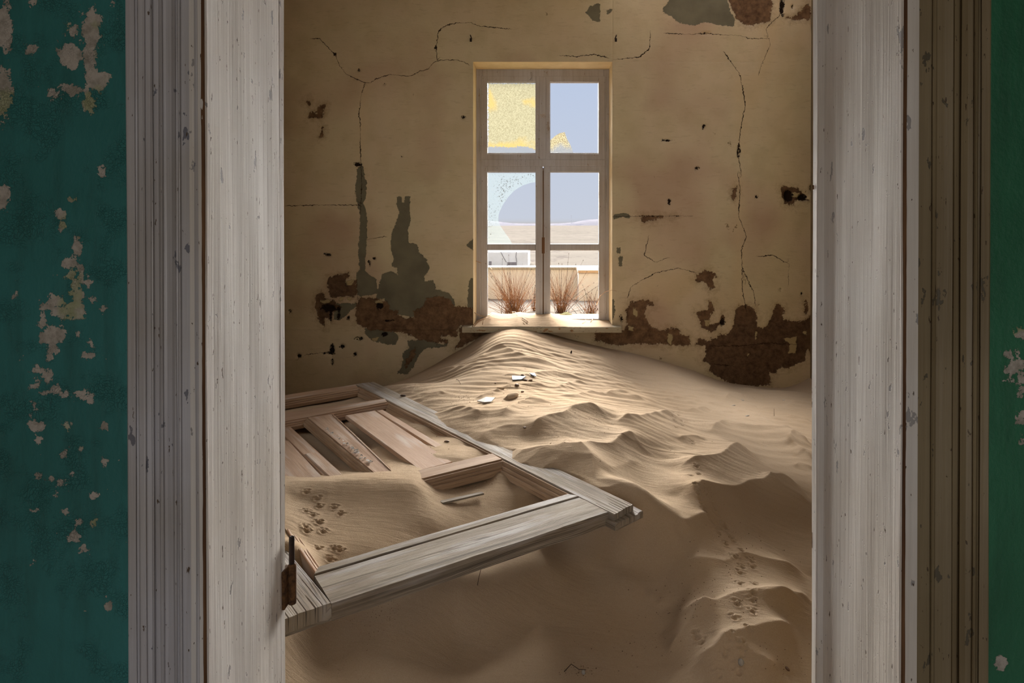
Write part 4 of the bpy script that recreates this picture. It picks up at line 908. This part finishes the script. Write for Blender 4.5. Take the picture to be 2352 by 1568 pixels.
# sand stays low where the door's wood shows, so damp the ridges over it
near_end, far_end = D(1455, 1158), D(859, 876); e1 = (far_end - near_end)[:2]; LD = np.linalg.norm(e1); e1 /= LD; e2 = np.array([-e1[1], e1[0]])
uu = (GX - near_end[0]) * e1[0] + (GY - near_end[1]) * e1[1]; vv = (GX - near_end[0]) * e2[0] + (GY - near_end[1]) * e2[1]
ind = np.clip((vv + .00) / .06, 0, 1) * np.clip((1.3 - vv) / .1, 0, 1) * np.clip((uu + .02) / .06, 0, 1) * np.clip((LD + .05 - uu) / .1, 0, 1)
near = np.clip((vv + .22) / .22, 0, 1) * np.clip((1.3 - vv) / .1, 0, 1) * np.clip((uu + .22) / .22, 0, 1) * np.clip((LD + .25 - uu) / .3, 0, 1)
H = H + ADD * (1 - ind * .3) * (1 - .62 * near * near)
ctc = np.array([D(px, py)[:2] for px, py in ((859, 876), (901, 887), (940, 908), (976, 931), (1014, 965), (1027, 980), (1073, 999), (1093, 1012), (1140, 1022), (1178, 1036), (1176, 1052), (1200, 1065), (1250, 1076), (1290, 1080), (1325, 1089), (1400, 1128), (1470, 1165))]) - near_end[:2]
cu, cv_ = ctc @ e1, ctc @ e2; cv_ = cv_ + np.array([0] * 14 + [-.01, -.05, -.09]); o_ = np.argsort(cu); vc = np.interp(uu, cu[o_], cv_[o_]) + .006 * fbm(uu * 14, uu * 0 + 3, 3)
plane = DZ0 + DSL * GY
dv = vc - vv
cap = plane + np.where(dv > 0, np.minimum(.42 * dv, .02 + .25 * dv), np.maximum(.22 * dv, -.024))
reg = np.clip((uu + .35) / .3, 0, 1) * np.clip((LD + .05 - uu) / .06, 0, 1) * np.clip((.118 - vv) / .012, 0, 1) * np.clip((vv + .35) / .15, 0, 1)
H = np.where(H > cap, H * (1 - reg) + cap * reg, H)
# and keep it low along the inner edge of the empty near panel
lu = float((D(1140, 1047)[:2] - near_end[:2]) @ e1); reg2 = np.clip((uu - .02) / .05, 0, 1) * np.clip((lu - .02 - uu) / .03, 0, 1) * np.clip((vv - .10) / .012, 0, 1) * np.clip((.26 - vv) / .1, 0, 1)
H = np.where(H > plane - .040, H * (1 - reg2) + (plane - .040) * reg2, H)
# fine wind ripples, strongest on the high slope towards the window
rp = (GY + .14 * fbm(GX * 1.6, GY * 1.6, 3) - .12 * GX) * 2 * math.pi / .085; rp2 = (GY + .10 * fbm(GX * 2.2 + 9, GY * 2.2, 3) + .22 * GX) * 2 * math.pi / .048
amp = np.clip((GY - 2.9) / 1.2, 0, 1) * np.clip((YW - .1 - GY) / .35, 0.1, 1) * (1 - ind * .9)
saw = lambda p: (np.arcsin(np.sin(p) * .9) * .6 + .3 * np.sin(p - .9))
H += amp * (.0055 * saw(rp) * np.clip(fbm(GX * 1.5, GY * 3, 3) + .55, 0, 1.3) + .002 * saw(rp2) * np.clip(fbm(GX * 2 + 5, GY * 3, 2) + .4, 0, 1))
H += .0035 * fbm(GX * 5, GY * 5, 4) * (1 - ind * .6) + .0012 * fbm(GX * 30, GY * 30, 3)
# animal tracks pressed into the sand
tracks = [(CE, [(1200,40),(1220,60),(1140,60),(1150,105),(1270,150),(1300,185),(1225,215),(1385,278),(1310,335),(1470,385),(1485,440),(1385,445),(1365,500),(1365,600),(1510,605),(1490,700),(1340,805),(1485,770),(1490,880),(1310,940),(1445,1045),(1265,1110),(930,1130),(990,1180),(1395,1225),(1390,1275),(1215,1290),(1350,1470),(1155,1490)]),
          (CD, [(840,625),(770,740),(865,725),(930,805),(830,840),(840,890),(970,900),(1000,950),(860,970),(885,1040),(1030,1040),(1050,1120),(930,1150),(950,1200),(1105,1240),(1010,1300),(560,40),(650,40),(655,95),(575,120),(780,300),(790,330)]),
          (CB, [(870,925),(830,970),(900,965),(820,1010),(890,1010),(840,1050),(920,1060)]),
          ((640,840,3.92), [(250,1145),(350,1200),(370,1275),(245,1310),(310,1350),(370,1420),(400,1500),(240,1460),(250,1500),(500,1280),(560,1340)]), ((640,1180,4.704), [(420,90),(290,150),(300,200),(470,190),(420,380),(600,380),(550,500),(660,400)])]
def dent(c, r, dep):
    i0, i1 = np.searchsorted(sx, [c[0] - 3 * r, c[0] + 3 * r]); j0, j1 = np.searchsorted(sy, [c[1] - 3 * r, c[1] + 3 * r])
    q = ((GX[j0:j1, i0:i1] - c[0]) ** 2 + (GY[j0:j1, i0:i1] - c[1]) ** 2) / r ** 2
    H[j0:j1, i0:i1] += dep * (-np.exp(-q) + .45 * np.exp(-(np.sqrt(q) - 1.5) ** 2 * 3))
R = np.random.default_rng(3)
for (ox, oy, s_), pts in tracks:
    for x, y in pts:
        c = hit(ox + x / s_, oy + y / s_)[:2]; dent(c, .0088, .0058)
        for k in range(3):
            a = math.radians(50 + 40 * k + R.normal(0, 12)); dent(c + .017 * np.array([math.cos(a), math.sin(a)]), .0056, .005)
keepv = (GY[:-1, :-1] > YN - .02) | ((GX[:-1, :-1] > JL + .002) & (GX[:-1, 1:] < JR - .002) if False else ((GX[:-1, :-1] > JL - .004) & (GX[:-1, :-1] < JR)))
I = np.arange(H.size).reshape(H.shape); F = np.stack([I[:-1, :-1], I[:-1, 1:], I[1:, 1:], I[1:, :-1]], -1)[keepv]
used = np.unique(F); mp_ = np.full(H.size, -1); mp_[used] = np.arange(len(used))
V = np.stack([GX, GY, H], -1).reshape(-1, 3)[used]
so = link('drifted_sand', fast_mesh('drifted_sand', V, mp_[F]), M['sand'], smooth=True)
tag(so, 'rippled beige sand drift filling the room and sloping up to the window sill', 'sand', kind='stuff')
# little drift lying on the sill
tx = np.linspace(WX0 + .004, WX1 - .004, 110); ty = np.linspace(5.305, 6.05, 60); TX, TY = np.meshgrid(tx, ty)
pxs = CX + TX / 5.45 * FPX
hh = np.interp(pxs, [1085, 1100, 1112, 1125, 1136, 1150, 1170, 1190, 1215, 1240, 1262, 1275, 1290, 1310, 1340, 1405], [.002, .012, .034, .064, .052, .045, .047, .062, .050, .052, .058, .040, .028, .012, .006, .003])
yf = np.interp(TY, [5.30, 5.36, 5.48, 5.62, 5.75, 6.05], [0, .35, .9, 1.0, 1.0, .6])
TZ = SILLZ + .001 + hh * yf + .003 * fbm(TX * 14, TY * 14, 3) * np.clip(hh * 40, 0, 1); TZ = np.where(TY > 5.72, np.minimum(TZ, np.maximum(GZ + .03, TZ - (TY - 5.72) * .12)), TZ)
I = np.arange(TX.size).reshape(TX.shape); F = np.stack([I[:-1, :-1], I[:-1, 1:], I[1:, 1:], I[1:, :-1]], -1).reshape(-1, 4)
tag(link('sill_sand', fast_mesh('sill_sand', np.stack([TX, TY, TZ], -1).reshape(-1, 3), F), M['sand'], smooth=True), 'thin drift of pale sand lying along the window sill', 'sand', kind='stuff')

# ------------------------------------------------------------------ THE FALLEN DOOR
door = empty('door_leaf', tuple(D(1100, 1100))); tag(door, 'weathered wooden panel door lying flat, half buried in the sand', 'door')
DN = np.array([0, -DSL, 1.0]); DN /= np.linalg.norm(DN)
def board(name, A0, A1, B0, B1, mat, zoff=0.0, th=.045, ns=24, nt=10, cracks=(), clen=.09, wear=.0012, seed=0, parent=None, label=None, cdepth=.85, chew=0.0):
    pt = lambda p: (np.array(p, float) if len(p) == 3 else D(p[0], p[1])) + DN * zoff
    A0, A1, B0, B1 = map(pt, (A0, A1, B0, B1)); Ls = np.linalg.norm(A1 - A0); Wd = np.linalg.norm(B0 - A0)
    ed = min(.0035 / Wd, .1)
    ts = sorted(set([0, ed, 1 - ed, 1] + list(np.linspace(0, 1, nt + 1)) + [c + k * .0016 / Wd for c in cracks for k in (-1, 0, 1)]))
    ts = [t for t in ts if 0 <= t <= 1]
    ss = sorted(set(list(np.linspace(0, 1, ns + 1)) + ([.01 / Ls, .03 / Ls, .06 / Ls, .09 / Ls] if cracks else [])))
    R = np.random.default_rng(seed + 11); ph = R.uniform(0, 50)
    V, UV = [], []; n = len(ts) + 2
    for s in ss:
        for j, t in enumerate(ts + [1, 0]):
            a = A0 + (A1 - A0) * s; b = B0 + (B1 - B0) * s; p = a + (b - a) * t; dz = 0
            if j < len(ts):
                dz = -.003 if t in (0, 1) else 0
                dz += wear * float(fbm(np.array([s * Ls * 5 + ph]), np.array([t * Wd * 30]))[0])
                for c in cracks:
                    if abs(t - c) * Wd < .0004: dz -= th * cdepth * max(0, 1 - s * Ls / (clen * (.5 + ((c * 37) % 1))))
            else: dz = -th
            if chew and s == 0: p = p + (A1 - A0) / Ls * chew * float(vnoise(np.array([t * 9 + ph]), np.array([1.0]))[0])
            V.append(p + DN * dz); UV.append((s * Ls + ph, (t if j < len(ts) else t + .3) * Wd + seed * .37))
    F = []
    for k in range(len(ss) - 1):
        for j in range(n): F.append((k * n + j, (k + 1) * n + j, (k + 1) * n + (j + 1) % n, k * n + (j + 1) % n))
    F.append(tuple(range(n))); F.append(tuple((len(ss) - 1) * n + j for j in reversed(range(n))))
    me = mesh(name, V, F, UV); bm = bmesh.new(); bm.from_mesh(me); bmesh.ops.recalc_face_normals(bm, faces=bm.faces); bm.to_mesh(me); bm.free()
    o = link(name, me, mat)
    if parent is None: keep(o, door)
    else: o.parent = parent; o.matrix_parent_inverse = door.matrix_world.copy() @ __import__('mathutils').Matrix.Translation(-2 * Vector(door.location)) if False else __import__('mathutils').Matrix.Translation(-Vector(door.location))
    if label: o['label'] = label
    return o
MP = [(0, -.0005), (.0015, -.006), (.003, -.0065), (.0055, -.004), (.010, -.0045), (.0135, -.009), (.0145, -.015), (.018, -.0165), (.021, -.0145), (.0245, -.0165), (.0255, -.023), (.030, -.0245), (.034, -.0225), (.037, -.026), (.0375, -.044), (0, -.044)]
def moulding(P0, P1, inward, mat=None, zoff=0, m0=0.0, m1=0.0, prof=MP, sc_=1.0, name='moulding', seed=0):
    pt = lambda p: (np.array(p, float) if len(p) == 3 else D(p[0], p[1])) + DN * zoff
    a, b = pt(P0), pt(P1); d = (b - a) / np.linalg.norm(b - a); iw = pt(inward) - a; iw = iw - d * (iw @ d); iw -= DN * (iw @ DN); iw /= np.linalg.norm(iw)
    L = np.linalg.norm(b - a); ns = 14; V, UV, F = [], [], []; n = len(prof)
    for k in range(ns + 1):
        for x, z in prof:
            x *= sc_; s0 = m0 * x; s1 = L - m1 * x; s = s0 + (s1 - s0) * k / ns
            V.append(a + d * s + iw * x + DN * (z * sc_ + (.0004 * math.sin(k * 2.1 + x * 300) if z > -.03 else 0))); UV.append((s + seed * 1.7, x * 1.3 - z + seed))
    for k in range(ns):
        for j in range(n): F.append((k * n + j, (k + 1) * n + j, (k + 1) * n + (j + 1) % n, k * n + (j + 1) % n))
    F.append(tuple(range(n))); F.append(tuple(ns * n + j for j in reversed(range(n))))
    me = mesh(name, V, F, UV); bm = bmesh.new(); bm.from_mesh(me); bmesh.ops.recalc_face_normals(bm, faces=bm.faces); bm.to_mesh(me); bm.free()
    keep(link(name, me, mat or M['mould']), door)
# stiles
board('stile', (1411, 1182), (816, 882), (1456, 1158), (859, 876), M['wood'], th=.040, ns=60, nt=14, cracks=(.12, .27, .41, .52, .66, .8, .92), clen=.11, seed=1, chew=.006)
board('stile_splinter', (1416, 1190), (1360, 1162), (1481, 1160), (1400, 1118), M['wood'], zoff=-.024, th=.026, ns=8, nt=8, cracks=(.2, .35, .5, .68, .82), clen=.08, seed=2, chew=.012, label='lower broken layer of the stile end')
pin = D(762, 1385); pdir = D(663, 1420) - pin; pdir /= np.linalg.norm(pdir); d1 = D(816, 882) - D(1410, 1182); LL = np.linalg.norm(d1); d1 /= LL
board('stile', tuple(pin), tuple(pin + d1 * LL * 1.0), tuple(pin + pdir * .15), tuple(pin + pdir * .15 + d1 * LL), M['wood'], th=.052, ns=50, nt=12, cracks=(.16, .3, .47, .63, .8), clen=.12, seed=3, chew=.01)
# rails
board('rail', (762, 1386), (1402, 1174), (722, 1320), (1331, 1140), M['wood'], zoff=-.0015, th=.050, ns=60, nt=16, seed=4, wear=.0018)
board('rail_edge_strip', (721, 1319), (1330, 1139), (733, 1300), (1302, 1134), M['wood'], zoff=.0005, th=.036, ns=40, nt=6, seed=5)
lx = 560
n0, n1 = ext(969, 1099, 1153, 1054, 930), (1153, 1054); f0, f1 = ext(960, 1079, 1132, 1040, 925), (1130, 1040.5)
board('rail', n0, n1, f0, f1, M['mould'], th=.045, ns=30, nt=6, seed=6)
mf0, mf1, mn0, mn1 = ext(660, 950, 884, 914.5, lx), (884, 914.5), ext(660, 966, 889, 923, lx), (889, 923)
board('rail', mn0, mn1, mf0, mf1, M['pine'], th=.045, ns=30, nt=6, seed=7)
tf0, tf1, tn0, tn1 = ext(660, 906, 816, 882, lx), (816, 882), ext(660, 917, 822, 890, lx), (823, 890)
board('rail', tn0, tn1, tf0, tf1, M['pine'], th=.045, ns=30, nt=6, seed=8)
# muntin with its flaking paint line
board('muntin', (706, 957), (858, 1083), (763, 950), (905, 1086), M['pine'], zoff=-.003, th=.04, ns=30, nt=8, seed=9)
# loose raised panel and its bevelled margins
board('panel_board', (793, 952), (964, 1077), (862, 941), (1039, 1058), M['pine'], zoff=-.004, th=.018, ns=24, nt=6, seed=10, label='pale raised panel board')
board('panel_margin', (864, 939), (1030, 1042), (880, 936.5), (1036, 1028), M['pine'], zoff=-.010, th=.012, ns=16, nt=4, seed=11)
board('panel_board', (560, 1004), (655, 1112), (663, 1002), (758, 1103), M['pine'], zoff=-.020, th=.014, ns=16, nt=10, seed=12)
A_, B_, C__, D__ = ext(667, 1002, 768, 1101, 640), (769, 1102), ext(678, 978, 806, 1091, 656), (812, 1096)
board('panel_board', A_, B_, C__, D__, M['pine'], zoff=-.026, th=.014, ns=16, nt=6, seed=13, chew=.0)
board('panel_splinter', (700, 1031), (765, 1092), (724, 1026), (806, 1094), M['pine'], zoff=-.021, th=.006, ns=12, nt=5, seed=14, chew=.02)
board('panel_board', ext(662, 952, 840, 925, 570), (842, 926), ext(662, 932, 800, 914, 570), (822, 911), M['pine'], zoff=-.034, th=.012, ns=16, nt=6, seed=15, label='dusty board in the far panel')
board('panel_remnant', (1014, 1126), (1112, 1104), (1008, 1120), (1106, 1100), M['wood'], zoff=-.052, th=.006, ns=10, nt=3, seed=16, chew=.01)
# mouldings round the openings
moulding((1327, 1138), (1156, 1052), (1150, 1100), seed=1, sc_=1.3)
moulding((1150, 1050), (891, 921), (870, 1000), seed=2)
moulding((887, 917), (824, 887), (780, 930), seed=3)
moulding(n1, ext(969, 1099, 1153, 1054, 932), (1000, 1200), seed=4, sc_=1.2)
moulding(mn1, mn0, (800, 1020), M['pine'], seed=5)
moulding(tn1, tn0, (760, 930), M['mould'], seed=6)
moulding((858, 1084), (706, 958), (650, 1050), M['mould'], seed=7, sc_=.8)
moulding((763, 951), (905, 1087), (880, 980), M['pine'], seed=8, sc_=.55)
moulding((725, 1318), (640, 1190), (900, 1200), M['pine'], seed=9)
# curled paint flakes along the muntin
R = np.random.default_rng(5)
V, F = [], []
for i in range(46):
    t = R.beta(1.2, 1.0); cx = 740 + (855 - 740) * t + R.normal(0, 2.2); cy = 975 + (1065 - 975) * t + R.normal(0, 2.0); c = D(cx, cy, .0025)
    r = R.uniform(.004, .012); b = len(V); m_ = 6
    for k in range(m_):
        q = 2 * math.pi * k / m_; rr = r * R.uniform(.6, 1.1); V.append(c + np.array([rr * math.cos(q), rr * math.sin(q) * 1.2, .002 * R.uniform(-1, 2)]))
    V.append(c + [0, 0, .001]); F += [(b + k, b + (k + 1) % m_, b + m_) for k in range(m_)]
o = link('paint_flakes', mesh('paint_flakes', V, F), M['pale']); o['kind'] = 'stuff'; keep(o, door)

# ------------------------------------------------------------------ small things lying about
def stone(px, py, rx, ry, rz, mat, label, cat='stone', name='stone', seed=0, up=.35, on=None):
    R = np.random.default_rng(seed); c = hit(px, py) if on is None else on; bm = bmesh.new(); bmesh.ops.create_icosphere(bm, subdivisions=2, radius=1)
    for v in bm.verts:
        k = 1 + .22 * float(fbm(np.array([v.co.x * 1.3 + seed]), np.array([v.co.y * 1.3 + v.co.z * 2]), 2)[0]); v.co = Vector((v.co.x * rx * k, v.co.y * ry * k, v.co.z * rz * k))
    o = link(name, bm_mesh(name, bm), mat, smooth=True); o.location = (c[0], c[1], c[2] + rz * up); o.rotation_euler = (R.uniform(-.2, .2), R.uniform(-.2, .2), R.uniform(0, 3)); tag(o, label, cat); return o
def shard(pts, mat, label, cat, name, th=.004, lift=.006, tilt=None):
    P = [hit(x, y) for x, y in pts]; n = len(P); V = [p + [0, 0, lift + (tilt[i] if tilt else 0)] for i, p in enumerate(P)]; V += [v - [0, 0, th] for v in V]
    F = [tuple(range(n)), tuple(range(2 * n - 1, n - 1, -1))] + [(i, i + n, (i + 1) % n + n, (i + 1) % n) for i in range(n)]
    o = link(name, mesh(name, V, F), mat); tag(o, label, cat); bm = bmesh.new(); bm.from_mesh(o.data); bmesh.ops.recalc_face_normals(bm, faces=bm.faces); bm.to_mesh(o.data); bm.free(); return o
M['bluepane'] = simple('blue_white_glaze', srgb(120, 132, 146), srgb(110, 122, 136), 30, .6, .05)
shard([(1176, 866), (1208, 867), (1198, 874), (1177, 875)], M['bluepane'], 'pale blue glassy plate fragment on the sand slope below the window', 'fragment', 'glass_piece', .004, .01)
shard([(1216, 861), (1228, 860), (1232, 868), (1224, 866)], M['bluepane'], 'small bluish chip just behind the glassy plate fragment', 'fragment', 'glass_piece', .004, .012)
shard([(1096, 924), (1116, 920), (1137, 920), (1128, 926), (1112, 927)], M['pale'], 'curved white sliver half buried below the scattered stones', 'fragment', 'glass_piece', .005, .010, [0, .012, .008, 0, 0])
stone(1200, 862, .012, .008, .006, M['stone'], 'small brown stone behind the pale blue fragment', seed=1)
stone(1223, 863, .016, .009, .008, M['stone'], 'brown stone lying on the bluish chip', seed=2)
stone(1206, 873, .020, .010, .006, M['stone'], 'flat brown stone touching the pale blue fragment', seed=3)
stone(1219, 873, .012, .008, .005, M['stone'], 'tiny flat stone to the side of the pale blue fragment', seed=4)
stone(1187, 885, .022, .014, .009, M['stone'], 'oval brown stone below the pale blue fragment', seed=5)
stone(1177, 911, .055, .030, .018, M['sand'], 'lumpy clod of caked sand above the white sliver', 'clod', 'sand_clod', seed=6)
stone(1150, 893, .035, .016, .010, M['sand'], 'small caked sand clod upslope of the lumpy clod', 'clod', 'sand_clod', seed=7)
stone(1200, 900, .014, .008, .006, M['stone'], 'small dark stone between the clod and the oval stone', seed=8)
stone(1138, 880, .008, .006, .004, M['stone'], 'tiny dark stone left of the pale blue fragment', seed=9)
stone(1312, 811, .006, .006, .016, M['iron'], 'short black stub standing in the bright sand below the sill', 'stub', 'metal_stub', seed=10)
stone(1205, 982, .014, .008, .004, M['stone'], 'dark chip on the small crest beside the door', 'stone', seed=11)
stone(926, 909, .018, .008, .006, M['grassd'], 'dark tuft of fibre on the top of the door stile', 'fibre', 'fibre_tuft', seed=12, on=D(926, 909, .002))
stone(1026, 1014, .016, .009, .005, M['stone'], 'dark pebble beside the door panel', 'pebble', 'pebble', seed=13)
for i, (px, py, lab) in enumerate(((1685, 931, 'white chip with a dark edge on the far right sand'), (1705, 919, 'small white chip behind the other right-hand white chips'), (1716, 955, 'white chip nearest the steep ripple on the right sand'), (1800, 919, 'tiny white flake close to the right wall'))):
    stone(px, py, .017 - .003 * (i == 3) * 2, .006, .0035, M['pale'], lab, 'chip', 'pale_chip', seed=20 + i)
stone(1702, 1525, .0105, .0105, .0105, M['pale'], 'round pale pebble beside animal tracks at the bottom', 'pebble', 'pebble', seed=30, up=.6)
stone(1808, 1536, .010, .006, .004, M['stone'], 'small dark pebble close to the right jamb at the bottom', 'pebble', 'pebble', seed=31)
stone(1340, 1547, .006, .006, .008, M['pale'], 'pale stub poking out of the dark litter at the bottom', 'stub', 'wood_stub', seed=32, up=.5)
def stick(name, pts, r0, r1, mat, label, cat='twig', lift=.004, grp=None):
    root_pts = [hit(x, y) + [0, 0, lift + l] for x, y, l in pts]; V, F = tube_geo(root_pts, r0, r1, 5)
    o = link(name, mesh(name, V, F), mat, smooth=True); tag(o, label, cat, grp); return o
stick('twig', [(1048, 872, .0), (1053, 878, .012), (1058, 884, .001)], .0016, .001, M['grassd'], 'thin dark twig on the slope above the door corner')
stick('twig', [(1778, 956, 0), (1778, 952, .012), (1778, 949, .028)], .0014, .001, M['grassd'], 'thin upright dark twig on the right-hand sand')
p0 = hit(1096, 1344); tube('twig', [p0 - [0, 0, .01], p0 + [.004, 0, .02], p0 + [.012, .0, .052], p0 + [.016, -.002, .075]], .0012, .0008, M['grassd']); tag(bpy.data.objects['twig.002'], 'thin upright twig in the shade under the door rail', 'twig')
stick('twig', [(1296, 1545, .0), (1312, 1536, .012), (1330, 1542, .003), (1346, 1548, .01)], .0015, .001, M['grassd'], 'dark bent twig in the litter at the bottom middle')
stick('twig', [(875, 989, -.0), (887, 985, .0), (899, 982, .0)], .0009, .0007, M['grassd'], 'hair-thin twig lying on the pale raised panel', lift=.03)
# tangle of dry roots on the sill
def roots(label, lines, seed):
    root = empty('dry_roots', tuple(U(lines[0][0][0], lines[0][0][1], 5.4))); tag(root, label, 'roots')
    for pts in lines:
        Pp = [U(x, y, Y) for x, y, Y in pts]; V, F = tube_geo(Pp, .0032, .0016, 5); keep(link('root', mesh('root', V, F), M['twig'], smooth=True), root)
roots('dry pale roots trailing over the left end of the sill', [[(1087, 716, 5.5), (1100, 724, 5.42), (1115, 727, 5.42), (1128, 724, 5.6), (1140, 727, 5.75)], [(1082, 752, 5.33), (1092, 742, 5.33), (1106, 733, 5.37), (1122, 728, 5.42), (1132, 722, 5.6)], [(1090, 748, 5.34), (1100, 737, 5.34), (1115, 731, 5.38), (1128, 730, 5.45)], [(1108, 745, 5.33), (1110, 735, 5.35), (1120, 728, 5.42)]], 1)
roots('looped dry roots hanging over the middle of the sill sand', [[(1180, 722, 5.8), (1176, 716, 5.7), (1184, 716, 5.6), (1190, 728, 5.5), (1200, 735, 5.42), (1212, 742, 5.36), (1215, 750, 5.32)], [(1186, 722, 5.7), (1190, 733, 5.5), (1200, 730, 5.46), (1210, 735, 5.4), (1208, 748, 5.33)], [(1195, 729, 5.6), (1205, 731, 5.45), (1213, 740, 5.38)], [(1192, 735, 5.5), (1203, 741, 5.36), (1205, 747, 5.33)]], 2)
roots('three short dry stalks leaning on the right part of the sill', [[(1330, 750, 5.4), (1338, 742, 5.45), (1346, 734, 5.6)], [(1355, 742, 5.5), (1360, 735, 5.55), (1363, 728, 5.7)], [(1327, 748, 5.42), (1331, 741, 5.48)]], 3)
roots('long thin stalk arching across the right side of the window frame', [[(1370, 700, 5.75), (1378, 680, 5.6), (1392, 669, 5.55), (1406, 666, 5.38), (1416, 668, 5.36)]], 4)
roots('thin dry stalk crossing the left window frame', [[(1092, 599, 5.62), (1106, 604, 5.66), (1122, 611, 5.8), (1130, 618, 6.0)]], 5)
chip('plaster_chip', [(1371, 752), (1378, 748), (1385, 748), (1384, 751)], 5.40, 0, .02, M['pale'], 'white plaster crumb on the right part of the sill', 'crumb')
# dark crumbs strewn over the sand
V, F = [], []
R = np.random.default_rng(12)
spots = [(1060, 915, 30, 14, 60), (1200, 880, 60, 30, 40), (1180, 915, 50, 15, 30), (960, 1020, 60, 20, 26), (1600, 1380, 130, 40, 150), (1330, 1540, 40, 14, 60), (900, 930, 60, 30, 18), (1450, 1480, 130, 50, 70), (1800, 1520, 60, 40, 50), (1100, 1110, 40, 8, 26), (1380, 980, 200, 80, 60), (1700, 1250, 120, 60, 50), (1180, 805, 25, 6, 16), (1430, 850, 60, 10, 24), (770, 960, 70, 30, 20), (900, 1010, 80, 40, 20)]
for cx, cy, sx_, sy_, n in spots:
    for i in range(n):
        p = hit(cx + R.normal(0, sx_ * .6), cy + R.normal(0, sy_ * .6)); r = R.uniform(.0012, .0034); b = len(V)
        for v in ((1, 0, 0), (-.5, .8, 0), (-.5, -.8, 0), (0, 0, .8)): V.append(p + r * np.array(v) * R.uniform(.6, 1.2) + [0, 0, .0008])
        F += [(b, b + 1, b + 3), (b + 1, b + 2, b + 3), (b + 2, b, b + 3), (b, b + 2, b + 1)]
tag(link('crumbs', mesh('crumbs', V, F), M['stone']), 'fine dark crumbs strewn over the sand', 'crumbs', kind='stuff')
